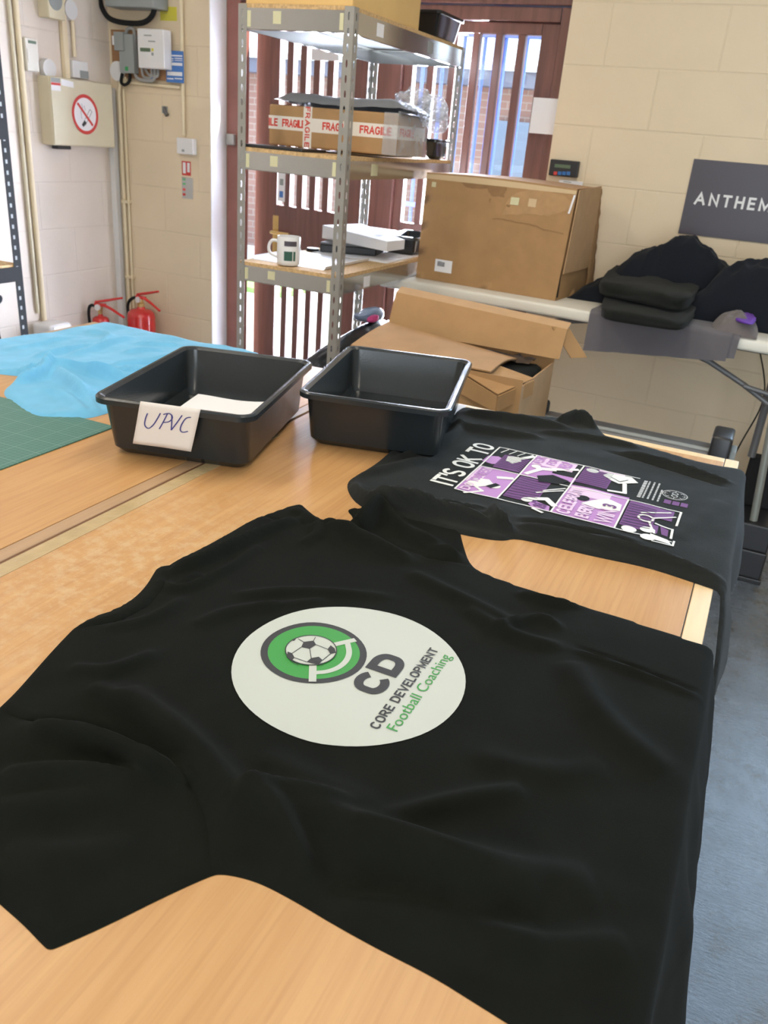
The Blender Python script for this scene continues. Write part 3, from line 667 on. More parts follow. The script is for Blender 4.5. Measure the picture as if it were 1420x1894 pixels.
cl.print_on(flat(*ringpoly(EC, .0, .018), *ringpoly(EC, .018, .036), *ringpoly(EC, .036, .0538)), 'emblem_field', M['ink_green'], logo, .0012)
q = []   # corner arc and its two lines
def lp(cx, cy): return onz(400+cx*.3521, 1080+cy*.352, TZ+.007)
def lq(pts): return [tuple(lp(x, y)[:2]) for x, y in pts]
q += ribbon(lq([(507, 425), (505, 509)]), .0085) + ribbon(lq([(616, 322), (722, 296)]), .0075)
q += ribbon(resample(chaikin(lq([(524, 467), (580, 463), (640, 442), (684, 405), (700, 362), (690, 318)]), 2, False), .003, False), .0068)
cl.print_on(flat(*q), 'pitch_lines', M['white_ink'], logo, .0017)
BC = (-.380, .717); ball = cl.print_on(flat(*ringpoly(BC, 0, .03), ), 'football', M['white_ink'], logo, .0021)
pent = [lq([(458, 308), (510, 303), (524, 324), (490, 344), (446, 334)]), lq([(374, 356), (398, 365), (411, 388), (394, 405), (370, 385)]), lq([(498, 392), (538, 386), (558, 404), (536, 428), (474, 412)]), lq([(600, 328), (622, 345), (627, 366), (598, 372), (584, 348)]), lq([(398, 300), (420, 290), (408, 302)])]
seams_ = [lq(z) for z in ([(446, 334), (398, 365)], [(490, 344), (498, 392)], [(524, 324), (584, 348)], [(411, 388), (474, 412)], [(558, 404), (598, 372)], [(510, 303), (520, 286)], [(458, 308), (430, 292)], [(394, 405), (430, 428)], [(536, 428), (560, 430)])]
cl.print_on(flat(*pent, *[r_ for z in seams_ for r_ in ribbon(z, .0009)], *ringpoly(BC, .0292, .0304)), 'football_panels', M['ink_black'], logo, .0026)
t1 = rd(block_text('CD', .082, .039, .27, .22), -.272, .678); t2 = rd(block_text('CORE DEVELOPMENT', .170, .0115, .185, .26), -.2505, .629)
for t_ in (t1, t2): cl.print_on(t_, 'lettering', M['ink_black'], logo, .0014)
cl.print_on(rd(fit_text('Football Coaching', .158, .0170, bold=0), -.2285, .636), 'lettering', M['ink_green'], logo, .0014)

# ---- second black t-shirt with the purple comic print
s2_near = pw([(700, 949), (780, 966), (860, 987), (928, 998), (952, 992), (1000, 1002), (1100, 1026), (1200, 1046), (1290, 1076)])
s2_hem = [(XE+.012, 1.165), (XE+.12, 1.06), (XE+.15, 1.10), (XE+.16, 1.30), (XE+.15, 1.55), (XE+.12, 1.72), (XE+.03, 1.745)]
s2_far = pw([(1300, 856), (1240, 838), (1190, 824), (1148, 812), (1120, 806), (1112, 795), (1085, 775), (1000, 769), (950, 765), (905, 763), (880, 756), (858, 751), (842, 760), (832, 778), (806, 795), (770, 816), (738, 821), (722, 832), (700, 852), (668, 872), (643, 886), (642, 905), (660, 930)])
cr = [cp([(648, 896), (665, 925), (705, 940), (800, 955)], .014, .014), cp([(690, 935), (780, 950), (860, 962), (905, 975)], .014, .012), cp([(720, 925), (800, 935), (890, 942)], .006, .010), cp([(905, 950), (920, 975), (945, 985)], .016, .010),
      cp([(740, 850), (790, 835), (840, 812), (850, 790)], .010, .012), cp([(720, 840), (760, 822), (808, 806)], .012, .012), cp([(830, 790), (900, 800), (1000, 812)], .008, .012), cp([(860, 765), (940, 780), (1050, 795)], .010, .012),
      cp([(1030, 785), (1070, 778), (1108, 795)], .016, .012), cp([(1000, 800), (1100, 815), (1180, 830)], .006, .010), cp([(1150, 840), (1240, 862), (1350, 896)], .007, .008), cp([(1120, 836), (1230, 866), (1340, 902)], -.004, .006),
      cp([(960, 975), (1080, 1005), (1200, 1030), (1330, 1075)], .010, .010), cp([(960, 962), (1060, 980), (1180, 1005)], .005, .010), cp([(1250, 1000), (1300, 960), (1335, 930)], .003, .02), cp([(660, 880), (720, 870), (790, 850)], .006, .012)]
sf = pw([(772, 816), (812, 826), (845, 790), (842, 762)]); sn = pw([(646, 893), (690, 915), (800, 930), (910, 945), (952, 991)])
ff = pw([(985, 768), (1010, 790), (1060, 800), (1118, 806)])
cr += [(sn, -.003, .003)]
cl2 = Cloth(s2_near+s2_hem+s2_far, TZ, .005, cr, res=.007, r=.008, edge=XE+.002, slope=.16, noise=.0022, nscale=9, seed=5.3, wave=.012)
sh2 = thing('t_shirt', 'black t-shirt with a purple comic strip sports print, further along the table', 't-shirt', (-.25, 1.45, TZ), 0, 't-shirts spread on the work tables')
cl2.build(sh2, [('sleeve', sn+pw([(930, 1005), (860, 995), (700, 960), (640, 935), (635, 890)]), M['charcoal_cloth']), ('body', None, M['charcoal_cloth'])], [sn])
rows = [-.411, -.333, -.238, -.131, -.04]; cn, cm, cf = 1.283, 1.421, 1.546
def box2(x0, x1, y0, y1): return [(x0, y0), (x1, y0), (x1, y1), (x0, y1)]
pil, pur, pin, wht, drk = [], [], [], [], []
W_ = .003
pil += [box2(rows[0], rows[1], cn, cm), box2(rows[1]-.0, rows[1]+.05, cm, cf), box2(rows[2], rows[3], cn, cm+.012)]
pin += [box2(rows[0]+.002, rows[0]+.026, cn+.05, cm-.003), box2(rows[1]+.004, rows[2]-.012, cf-.055, cf-.002), box2(rows[2]+.004, rows[3]-.03, cm-.035, cm+.006)]
pur += [box2(rows[0]+.022, rows[1]-.004, cm+.01, cf-.035), box2(rows[1]+.004, rows[1]+.062, cn+.02, cm-.005), box2(rows[2]+.004, rows[3]-.045, cm+.028, cf-.004), box2(rows[3]+.004, rows[3]+.055, cn+.022, cm+.0), box2(rows[3]+.055, rows[4]-.01, cm-.052, cm-.004)]
# white rules round the panels
for x0, x1, y0, y1 in ((rows[0], rows[4], cn, cn), (rows[0], rows[3], cf, cf), (rows[0], rows[3], cm, cm), (rows[3], rows[4], cm, cm)): wht += ribbon([(x0, y0), (x1, y1)], W_)
for x in rows[:4]: wht += ribbon([(x, cn), (x, cf if x < rows[3] else cm)], W_)
wht += ribbon([(rows[0], cm), (rows[0], cf)], W_) + ribbon([(rows[4], cn+.07), (rows[4], cm)], W_*1.3)
# hatch lines in the dark panels
for k in range(9):
    y = cm+.016+k*.0085; drk += ribbon([(rows[0]+.024, y), (rows[1]-.012, y+.004), (rows[1]-.004, y-.002)], .0016)
    drk += ribbon([(rows[1]+.006, cn+.024+k*.0125), (rows[1]+.06, cn+.03+k*.0115)], .0018)
    drk += ribbon([(rows[2]+.006, cm+.032+k*.01), (rows[3]-.048, cm+.036+k*.0098)], .0016)
    drk += ribbon([(rows[3]+.006, cn+.028+k*.0115), (rows[3]+.052, cn+.034+k*.0105)], .0018)
# glove and cuff, upper right panel
pil += [[(rows[0]-.006, cm+.03), (rows[0]-.004, cm+.062), (rows[0]+.014, cm+.072), (rows[0]+.034, cm+.058), (rows[0]+.038, cm+.034), (rows[0]+.016, cm+.022)]]
wht += [[(rows[0]+.034, cm+.055), (rows[0]+.03, cm+.082), (rows[0]+.05, cm+.09), (rows[0]+.062, cm+.068), (rows[0]+.05, cm+.046)]]
wht += ribbon([(rows[0]+.055, cm+.08), (rows[1]-.004, cf-.012)], .011)
for k in range(4): wht += ribbon([(rows[0]+.012+k*.017, cf-.03), (rows[0]+.02+k*.017, cf-.004)], .0022)
# figures (white shapes, dark details)
wht += [[(rows[0]+.006, cn+.035), (rows[0]+.012, cn+.07), (rows[0]+.038, cn+.078), (rows[0]+.052, cn+.06), (rows[0]+.045, cn+.045), (rows[0]+.03, cn+.03)]] + ribbon([(rows[0]+.02, cn-.006), (rows[0]+.045, cn+.018), (rows[0]+.03, cn+.03)], .006) + ringpoly((rows[1]-.022, cn+.052), 0, .0115, n=20)
wht += ribbon([(rows[1]-.028, cn+.098), (rows[1]-.006, cn+.108)], .012); drk += ribbon([(rows[0]+.05, cn+.044), (rows[0]+.058, cn+.06)], .012)
wht += ribbon([(rows[1]+.01, cm+.012), (rows[1]+.028, cm+.05)], .010) + ribbon([(rows[1]+.022, cm+.05), (rows[1]+.05, cm+.062)], .014) + ringpoly((rows[1]+.016, cm+.058), 0, .009, n=18) + ribbon([(rows[1]+.05, cm+.066), (rows[2]-.006, cm+.09)], .012)
drk += [[(rows[1]+.03, cm+.012), (rows[1]+.055, cm+.035), (rows[2]-.006, cm+.022), (rows[2]-.02, cm-.004), (rows[1]+.04, cm-.012)]]
pil += ribbon([(rows[1]+.05, cm+.034), (rows[2]-.004, cm+.032)], .022)
wht += ringpoly((rows[1]+.046, cn+.026), .007, .010, n=20) + ringpoly((rows[1]+.046, cn+.026), 0, .0072, n=16)
pil += [[(rows[1]+.052, cn+.012), (rows[1]+.056, cn+.032), (rows[2]-.008, cn+.024), (rows[2]-.004, cn+.004), (rows[2]-.03, cn-.002)]]
wht += ribbon([(rows[1]+.05, cn+.034), (rows[1]+.075, cn+.05), (rows[2]-.002, cn+.03)], .012) + ribbon([(rows[2]-.03, cn-.004), (rows[2]-.012, cn-.012)], .006) + ribbon([(rows[1]+.052, cn+.068), (rows[2]-.004, cm-.03)], .004)+ribbon([(rows[1]+.06, cn+.085), (rows[2]-.004, cm-.016)], .004)
wht += [[(rows[2]+.036, cn+.07), (rows[2]+.05, cn+.092), (rows[2]+.075, cm-.02), (rows[3]-.006, cm-.034), (rows[3]-.004, cn+.074), (rows[3]-.04, cn+.062)]]; drk += ringpoly((rows[2]+.034, cn+.094), 0, .012, n=16)
wht += ringpoly((rows[2]+.02, cf-.018), 0, .012, n=18) + [[(rows[2]+.042, cf-.03), (rows[2]+.05, cf-.008), (rows[3]-.014, cf-.004), (rows[3]+.002, cf-.03), (rows[3]-.03, cm+.07), (rows[2]+.06, cm+.078)]] + ribbon([(rows[3]-.02, cm+.075), (rows[3]-.012, cm+.03), (rows[3]-.04, cm+.022)], .008)
pin += ribbon([(rows[2]+.034, cf-.006), (rows[3]-.03, cf-.003)], .010); drk += ribbon([(rows[3]-.05, cf-.03), (rows[3]-.03, cf-.045), (rows[3]-.018, cf-.026)], .0022)
wht += ringpoly((rows[3]+.022, cn+.012), 0, .0125, n=20)+ringpoly((rows[3]+.05, cn+.028), 0, .0125, n=20)+ringpoly((rows[3]+.055, cn-.004), 0, .0125, n=20)
wht += ringpoly((rows[3]+.04, cn+.072), .010, .014, n=18) + ribbon([(rows[3]+.048, cn+.06), (rows[3]+.062, cn+.018)], .004)+ribbon([(rows[3]+.058, cn+.062), (rows[4]-.004, cn+.05), (rows[4]-.002, cn+.012)], .004) + [[(rows[3]+.056, cn+.014), (rows[4]-.006, cn+.004), (rows[4]+.002, cn-.012), (rows[3]+.06, cn-.008)]]
wht += ribbon([(rows[3]+.03, cn+.09), (rows[4]-.016, cm-.014)], .004)+ribbon([(rows[3]+.05, cn+.078), (rows[4]-.006, cm-.03)], .004)+ribbon([(rows[4]-.028, cn-.016), (rows[4]+.004, cn-.014), (rows[4]+.004, cn+.004)], .0035)
pur += [[(rows[3]+.05, cn+.056), (rows[3]+.056, cn+.02), (rows[3]+.066, cn+.022), (rows[3]+.064, cn+.056)], [(rows[3]+.066, cn+.06), (rows[4]-.01, cn+.046), (rows[4]-.008, cn+.018), (rows[4]-.018, cn+.022)]]
# printed words
def wd(s_, x, y, w_, h_, wt=.2): return rd(block_text(s_, w_, h_, wt, .2), x, y)
white_words = wd("IT'S OK TO", -.418, 1.291, .252, .044, .17)
pink_words = (wd('DO', rows[0]+.024, cn+.006, .036, .018), wd('CELE', rows[2]+.030, cn+.006, .062, .024), wd('BRATE', rows[2]+.028, cn+.072, .062, .022), wd('EVERY', rows[2]+.062, cn+.008, .056, .024), wd('WIN', rows[3]-.008, cn+.008, .060, .028))
lil_words = (wd('YOUR', rows[0]+.024, cn+.053, .040, .018), wd('BEST', rows[0]+.026, cn+.096, .037, .020), wd('ASK', rows[1]+.022, cf-.052, .050, .020), wd('FOR', rows[1]+.046, cf-.040, .038, .018), wd('HELP', rows[1]+.076, cf-.046, .044, .024))
num = (wd('3', rows[3]-.012, cn+.076, .014, .024), wd('23', rows[2]-.012, cn+.006, .016, .022))
# credits and round badge
cred = []
for k in range(5):
    x = -.121+k*.0088; y = 1.447
    while y < (1.54 if k < 4 else 1.50): l_ = random.uniform(.006, .014); cred += [box2(x, x+(.0065 if k == 0 else .0032), y, min(y+l_, 1.541))]; y += l_+.0016
cl2.print_on(flat(*pil), 'print_panel', M['ink_lilac'], sh2, .0006); cl2.print_on(flat(*pur), 'print_panel', M['ink_purple'], sh2, .0007)
pp = cl2.print_on(flat(*pin), 'print_panel', M['ink_pink'], sh2, .0009)
cl2.print_on(flat(*wht), 'print_figures', M['ink_white'], sh2, .0013); cl2.print_on(flat(*drk), 'print_shading', M['black_cloth2'], sh2, .0017)
cl2.print_on(white_words, 'lettering', M['ink_white'], sh2, .0009); [cl2.print_on(t_, 'lettering', M[m_], sh2, l_) for ws_, m_, l_ in ((pink_words, 'ink_pink', .0020), (lil_words, 'ink_lilac', .0015), (num, 'ink_purple', .0021)) for t_ in ws_]
BD = (-.060, 1.497)
cl2.print_on(flat(*cred, *ringpoly(BD, .021, .0228), *ringpoly(BD, .0175, .0185), *ringpoly((BD[0], BD[1]-.006), .004, .0062, n=20), *ringpoly((BD[0], BD[1]+.006), .004, .0062, n=20), *[r_ for k in range(8) for r_ in ribbon([(BD[0]+.0205*math.cos(k*PI/4), BD[1]+.0205*math.sin(k*PI/4)), (BD[0]+.013*math.cos(k*PI/4), BD[1]+.013*math.sin(k*PI/4))], .0012)]), 'credits', M['ink_grey'], sh2, .0008)
cl2.print_on(flat(*[box2(-.074+k*.0145, -.062+k*.0145, 1.449, 1.467) for k in range(3)]), 'print_panel', M['ink_purple'], sh2, .0007)

# ---- sky blue t-shirt on the left table
bl_out = pw([(-70, 642), (0, 629), (100, 614), (170, 600), (200, 596), (260, 609), (330, 626), (400, 639), (486, 652)])+[(-1.13, 1.79), (-1.075, 1.52)]+pw([(374, 740), (340, 752), (300, 758), (250, 767), (212, 757), (188, 765), (160, 772), (96, 771), (60, 769), (20, 742), (2, 722), (30, 702), (46, 694), (0, 690), (-70, 680)])
cr = [cp([(60, 690), (100, 683), (200, 705), (330, 722)], .014, .011), cp([(95, 682), (80, 700), (30, 712)], .016, .012), cp([(100, 684), (130, 715), (190, 745)], .009, .018), cp([(-20, 688), (60, 692), (90, 690)], .010, .012),
      cp([(190, 745), (240, 735), (290, 752), (345, 745)], .016, .009), cp([(230, 760), (270, 745), (330, 735)], .012, .008), cp([(130, 660), (250, 628)], .008, .012), cp([(60, 665), (180, 640)], .008, .012), cp([(20, 650), (150, 625)], .005, .012),
      cp([(210, 680), (300, 672), (360, 668)], .009, .008), cp([(190, 690), (290, 690), (370, 688)], .009, .007), cp([(150, 697), (260, 708), (350, 705)], .008, .008), cp([(230, 655), (300, 650)], .007, .008), cp([(160, 615), (210, 622), (190, 635)], .006, .008), cp([(250, 640), (330, 640)], .006, .009),
      cp([(110, 700), (150, 730), (180, 765)], .008, .010), cp([(60, 720), (120, 735), (160, 768)], .007, .012), cp([(280, 730), (330, 738), (372, 730)], .010, .008)]
cl3 = Cloth(bl_out, TZ, .006, cr, res=.009, r=.008, noise=.0055, nscale=9, seed=9.1)
sh3 = thing('t_shirt', 'sky blue t-shirt spread on the left hand table beyond the cutting mat', 't-shirt', (-1.4, 1.55, TZ), 0, 't-shirts spread on the work tables')
bs = pw([(46, 694), (95, 683), (180, 700), (290, 716), (372, 738)])
cl3.build(sh3, [('sleeve', bs+pw([(380, 760), (250, 775), (60, 780), (-5, 722)]), M['blue_cloth']), ('body', None, M['blue_cloth'])], [bs])

# ================================================================== THINGS ON THE TABLES
b = B(); b.bx((-1.69, .25, TZ), (-1.089, 1.19, TZ+.003), .0008, 1)
b.done('cutting_mat', M['mat'], label='green gridded cutting mat on the left hand table under the blue sleeve', cat='cutting mat')
def rrect(hx, hy, r, n=6):
    out = []
    for cx, cy, a0 in ((hx-r, hy-r, 0), (-(hx-r), hy-r, PI/2), (-(hx-r), -(hy-r), PI), (hx-r, -(hy-r), 3*PI/2)):
        out += [(cx+r*math.cos(a0+PI/2*k/n), cy+r*math.sin(a0+PI/2*k/n)) for k in range(n+1)]
    return out
def tub_mesh(hx, hy, tx, ty, h, rim=.011, r=.03):
    """tray: outer wall up, rolled rim, inner wall down, inner floor"""
    L_ = [(hx-tx-.012, hy-ty-.012, 0, r*.8), (hx-tx, hy-ty, .012, r), (hx-.006, hy-.006, h-.016, r), (hx-.004, hy-.004, h-.012, r), (hx+rim, hy+rim, h-.012, r+.008), (hx+rim, hy+rim, h-.003, r+.008), (hx+rim-.003, hy+rim-.003, h, r+.006),
          (hx, hy, h, r), (hx-.006, hy-.006, h-.005, r), (hx-tx-.003, hy-ty-.003, .028, r*.9), (hx-tx-.012, hy-ty-.012, .016, r*.7)]
    b = B(); rings = []
    for ax, ay, z, rr in L_: rings.append([b.bm.verts.new((x, y, z)) for x, y in rrect(ax, ay, rr)])
    n = len(rings[0])
    for i in range(len(rings)-1):
        for k in range(n): b.bm.faces.new((rings[i][k], rings[i][(k+1) % n], rings[i+1][(k+1) % n], rings[i+1][k]))
    b.bm.faces.new(rings[0][::-1]); b.bm.faces.new(rings[-1]); return b
TUB = dict(hx=.139, hy=.203, tx=.011, ty=.022, h=.112, rim=.008, r=.022)
tb1 = thing('plastic_tub', 'dark grey plastic tub with a handwritten paper label, standing over the table joint', 'tub', (-.926, 1.290, TZ+.0008), R(14.8), 'grey tubs on the work tables')
tub_mesh(**TUB).done('tray', M['tub'], tb1, smooth=True, local=True, autosm=30)
tb2 = thing('plastic_tub', 'dark grey plastic tub standing empty behind the comic print t-shirt', 'tub', (-.659, 1.546, TZ+.0008), R(13.6), 'grey tubs on the work tables')
tub_mesh(**TUB).done('tray', M['tub'], tb2, smooth=True, local=True, autosm=30)
# sheet of white foam lying in the first tub
Wt = WM[tb1.name]; b = B()
b.grid(lambda u, v: Wt @ Vector((-.085+u*.195, -.12+v*.25, .026+.004*math.sin(5*u+2*v)+.010*u*v)), 14, 14)
b.done('foam_sheet', M['paper'], solid=.006, smooth=True, label='soft white sheet lying in the bottom of the labelled tub', cat='sheet')
# paper label taped on the tub front
def tubface(u, v):   # u across, v down from the rim: front wall of the tub, bowed paper
    y = -.2128 + .016*max(0, v-.012)/.1 - .004*(v/.1)**2*(.4+.6*abs(u-.5)*2)
    return Wt @ Vector((-.050+.108*u-.027*(v/.1), y-.0012, .112+.006-v))
b = B(); b.grid(lambda u, v: tubface(u, .002+v*.083), 10, 10)
lab = tag(b.done('paper_label', M['paper_warm'], solid=-.0004, smooth='all'), 'white paper note reading UPVC stuck on the front of the labelled tub', 'label')
def pen(strokes, wd_):
    b = B()
    for st in strokes:
        pts = [Vector((p[0], p[1], 0)) for p in st]; pts = catmull(pts, 5)
        for a, c_ in zip(pts[:-1], pts[1:]):
            d = (c_-a); n = Vector((-d.y, d.x, 0)).normalized()*wd_
            q = [a-n, a+n, c_+n, c_-n]
            b.bm.faces.new([b.bm.verts.new(tubface(p.x, .085*(1-p.y)) + Wt.to_3x3() @ Vector((0, -.0012, 0))) for p in q])
    return b
st = [[(.16, .74), (.14, .60), (.15, .46), (.22, .40), (.29, .50), (.34, .66), (.37, .78)], [(.40, .42), (.44, .58), (.49, .80)], [(.42, .76), (.52, .80), (.58, .72), (.54, .62), (.45, .58)], [(.56, .78), (.585, .60), (.60, .43)], [(.60, .43), (.67, .62), (.73, .80)], [(.88, .78), (.80, .74), (.75, .58), (.75, .46), (.80, .42), (.88, .46)]]
pen(st, .011).done('handwriting', M['navy_pen'], lab)
# small scrap of white paper by the empty tub
b = B(); q = [onz(x, y, TZ+.001) for x, y in ((826, 745), (862, 750), (848, 778), (830, 776))]; b.poly(q, .0006, (0, 0, 1))
b.done('paper_scrap', M['paper'], label='small white paper scrap on the table beside the empty tub', cat='paper')
# ================================================================== GALVANISED SHELVING
SX0, SX1, SY0, SY1 = -1.844, -1.404, 2.72, 3.772
su = thing('shelving_unit', 'galvanised slotted steel shelving unit standing in front of the slatted door', 'shelves', ((SX0+SX1)/2, (SY0+SY1)/2, 0))
def angle_post(x, y, sx, sy, w_=.033, h=1.850, pitch=.0450):
    b = B(); n = int(h/pitch); hw, hh = .0042, .0125
    for d in (0, 1):
        for i in range(n):
            z0, z1 = i*pitch, (i+1)*pitch if i < n-1 else h; zc = (i+.5)*pitch
            def pt(u, z): return (x+sx*u, y, z) if d == 0 else (x, y+sy*u, z)
            uc = w_*.5
            O_ = [(0, z0), (uc, z0), (w_, z0), (w_, zc), (w_, z1), (uc, z1), (0, z1), (0, zc)]
            I_ = [(uc-hw*.7, zc-hh*.8), (uc, zc-hh), (uc+hw*.7, zc-hh*.8), (uc+hw, zc), (uc+hw*.7, zc+hh*.8), (uc, zc+hh), (uc-hw*.7, zc+hh*.8), (uc-hw, zc)]
            ov = [b.bm.verts.new(pt(*q)) for q in O_]; iv = [b.bm.verts.new(pt(*q)) for q in I_]
            for k in range(8): b.bm.faces.new((ov[k], ov[(k+1) % 8], iv[(k+1) % 8], iv[k]))
    bmesh.ops.remove_doubles(b.bm, verts=b.bm.verts, dist=1e-5)
    return b.done('post', M['galv'], su, solid=.0018)
for x, sx in ((SX0, 1), (SX1, -1)):
    for y, sy in ((SY0, 1), (SY1, -1)): angle_post(x, y, sx, sy)
SZ = []
BEAMS = ((1.8387, 1.7757), (1.3945, 1.3340), (.9964, .9400), (.30, .24))
for zt, zb in BEAMS:
    for (x0, y0, x1, y1) in ((SX0+.002, SY0+.002, SX1-.002, SY0+.004), (SX0+.002, SY1-.004, SX1-.002, SY1-.002), (SX0+.002, SY0+.004, SX0+.004, SY1-.004), (SX1-.004, SY0+.004, SX1-.002, SY1-.004)):
        b = B(); b.bx((x0, y0, zb), (x1, y1, zt))
        sx = 1 if x0 < -1.6 else -1; sy = 1 if y0 < 3.2 else -1
        if abs(x1-x0) < .01: b.bx((x0, y0, zb-.001), (x1+sx*.014, y1, zb+.001)); b.bx((x0, y0, zt-.013), (x1+sx*.02, y1, zt-.011))
        else: b.bx((x0, y0, zb-.001), (x1, y1+sy*.014, zb+.001)); b.bx((x0, y0, zt-.013), (x1, y1+sy*.02, zt-.011))
        b.done('beam', M['beam'], su)
    b = B(); b.bx((SX0+.005, SY0+.005, zt-.006), (SX1-.005, SY1-.005, zt+.013)); b.done('shelf_board', M['chip'], su)
    b = B(); b.bx((SX0+.006, SY0+.006, zt-.0095), (SX1-.006, SY1-.006, zt-.0063)); b.done('board_reflection', M['grey_pl'], su)  # grey sheet: reflection under the board put into its colour
    SZ.append(zt+.0132)
for zt, zb in BEAMS[:3]:
    for x0, wd_, dz in ((SX0+.035, .014, .003), (-1.707, .031, .014), (SX1-.051, .014, .003)):
        B().bx((x0, SY0+.0012, zb+dz+.004), (x0+wd_, SY0+.0021, zt-.008)).done('tape_patch', M['masking'], su)
for y0, z0, m in ((2.90, 1.789, 'paper'), (3.36, 1.789, 'grey_pl'), (2.93, 1.346, 'masking'), (2.93, .945, 'paper')):
    B().bx((SX1-.0021, y0, z0), (SX1-.0012, y0+.054, z0+.040)).done('tape_patch', M[m], su)
ZT, ZM, ZL = SZ[0], SZ[1], SZ[2]
# --- top shelf
cb = thing('cardboard_box', 'yellowish cardboard box on the top shelf of the steel unit, cut by the frame', 'box', (-1.63, 3.02, ZT))
b = B(); b.bx((-1.832, 2.747, ZT+.0005), (-1.424, 3.298, ZT+.30), .003); b.done('carton', M['card_y'], cb)
B().bx((-1.4236, 2.90, ZT+.12), (-1.4230, 2.99, ZT+.20)).done('sticker', M['paper'], cb)
B().bx((-1.838, 2.742, ZT+.19), (-1.418, 3.304, ZT+.302), .003).done('lid', M['card'], cb)
tk = thing('plastic_tub', 'small black glossy tub at the back end of the top shelf', 'tub', (-1.526, 3.628, ZT+.0006))
tub_mesh(.103, .134, .017, .022, .099, rim=.007, r=.014).done('tray', M['black_gloss'], tk, smooth=True, local=True, autosm=30)
# --- middle shelf: wrapped box with FRAGILE tape
FB = (-1.850, -1.320, 2.935, 3.198, ZM+.0115, ZM+.150)
fb = thing('cardboard_box', 'flat cardboard box wrapped in red and white FRAGILE tape on the middle shelf', 'box', ((FB[0]+FB[1])/2, (FB[2]+FB[3])/2, ZM))
b = B(); b.bx((FB[0], FB[2], FB[4]), (FB[1], FB[3], FB[5]), .006); b.done('carton', M['card'], fb)
zt_ = FB[4]+.055; th = .046
b = B(); b.bx((FB[0]-.0006, FB[2]-.0006, zt_), (FB[1]+.0006, FB[3]+.0006, zt_+th)); b.done('fragile_tape', M['frag_tape'], fb)
b = B(); b.bx((-1.700, FB[2]-.0012, FB[4]-.0004), (-1.664, FB[3]+.001, FB[5]+.0006)); ft2 = b.done('fragile_tape', M['frag_tape'], fb)
def front_text(body, x, z, w_, h_, par, y=FB[2]-.0010, m='red_ink', rot=None):
    t = block_text(body, w_, h_, .2, .28); mt = frame((x, y, z), (1, 0, 0), (0, 0, 1)) if rot is None else frame((x, y, z), (0, 0, -1), (1, 0, 0))
    bb_ = B(); bb_.add(t, mt); return bb_.done('lettering', M[m], par, keep=True)
front_text('ILE', FB[0]+.001, zt_+.010, .038, .027, fb); front_text('FRAGILE', FB[0]+.060, zt_+.010, .096, .027, fb)
front_text('FRAGILE', FB[0]+.232, zt_+.010, .110, .027, fb); front_text('FRAGILE', FB[0]+.385, zt_+.010, .125, .027, fb)
front_text('FRAGILE', -1.692, FB[5]+.0, .136, .021, fb, y=FB[2]-.0018, rot=1)
bb_ = B(); bb_.add(block_text('FRAGILE', .125, .027, .2, .28), frame((FB[1]+.0012, FB[2]+.03, zt_+.010), (0, 1, 0), (0, 0, 1))); bb_.done('lettering', M['red_ink'], fb, keep=True)
def wrap(u, v):
    y = FB[2]-.004+(FB[3]-FB[2]+.012)*u; z = FB[4]+.002+(FB[5]-FB[4]+.006)*v
    return Vector((FB[1]+.007+.007*mnoise.noise((y*34, z*34, 1)), y, z))
b = B(); b.grid(wrap, 22, 14); b.grid(lambda u, v: Vector((FB[1]-.05+.057*u, FB[2]-.004-.004*abs(mnoise.noise((u*6, v*6, 2))), FB[4]+.002+(FB[5]-FB[4])*v)), 8, 10)
b.done('clear_wrap', M['film'], fb, smooth='all', kind='stuff')
def ptop(u, v):
    return Vector((-1.835+.535*u, 2.942+.26*v, FB[5]+.006+.034*min(1, 9*u, 9*(1-u), 9*v+.15, 9*(1-v)) + .012*(2*u-1)**2*(1-v) + .005*mnoise.noise((u*7, v*7, .5))))
b = B(); b.grid(ptop, 30, 14); b.grid(lambda u, v: Vector((-1.835+.535*u, 2.942+.26*v, FB[5]+.0012)), 4, 4)
b.done('polythene_parcel', M['grey_bag'], smooth=True, label='flat dark grey polythene parcel lying on the FRAGILE box', cat='parcel')
b = B()
for k, (x, y, z, rx, ry, rz) in enumerate(((-1.300, 3.03, FB[5]+.050, .062, .065, .034), (-1.275, 3.12, FB[5]+.028, .058, .060, .040), (-1.268, 3.18, FB[5]-.006, .022, .095, .040))):
    t = bmesh.new(); bmesh.ops.create_icosphere(t, subdivisions=5, radius=1)
    for v in t.verts: f = 1+.35*mnoise.noise(v.co*1.9+Vector((k*3, 0, 0)))+.22*abs(mnoise.noise(v.co*4.5))+.10*mnoise.noise(v.co*11); v.co = Vector((x+v.co.x*rx*f, y+v.co.y*ry*f, z+v.co.z*rz*f))
    b.add(t)
b.done('plastic_film', M['film'], smooth='all', kind='stuff', label='crumpled clear plastic film bunched at the right end of the FRAGILE box', cat='plastic film')
b = B(); b.bx((-1.838, 2.735, ZM+.0006), (-1.585, 2.91, ZM+.0105), .002); b.done('clipboard', M['black_plastic'], label='thin black board sticking out from under the FRAGILE box', cat='board')
b = B(); b.grid(lambda u, v: Vector((-1.828+.103*u, 3.264+.02*math.sin(3*u)+.006*mnoise.noise((u*9, v*9, 3)), ZM+.001+.20*v)), 10, 14); b.done('bubble_wrap', M['film'], solid=.004, smooth='all', label='sheet of bubble wrap standing behind the left end of the FRAGILE box', cat='bubble wrap')
t4 = thing('plastic_tub', 'black plastic tub behind the FRAGILE box on the middle shelf', 'tub', (-1.65, 3.47, ZM+.0006))
tub_mesh(.151, .165, .017, .022, .163, rim=.008, r=.018).done('tray', M['black_plastic'], t4, smooth=True, local=True, autosm=30)
t5 = thing('plastic_tub', 'small black shiny tub at the back right corner of the middle shelf', 'tub', (-1.448, 3.655, ZM+.0006))
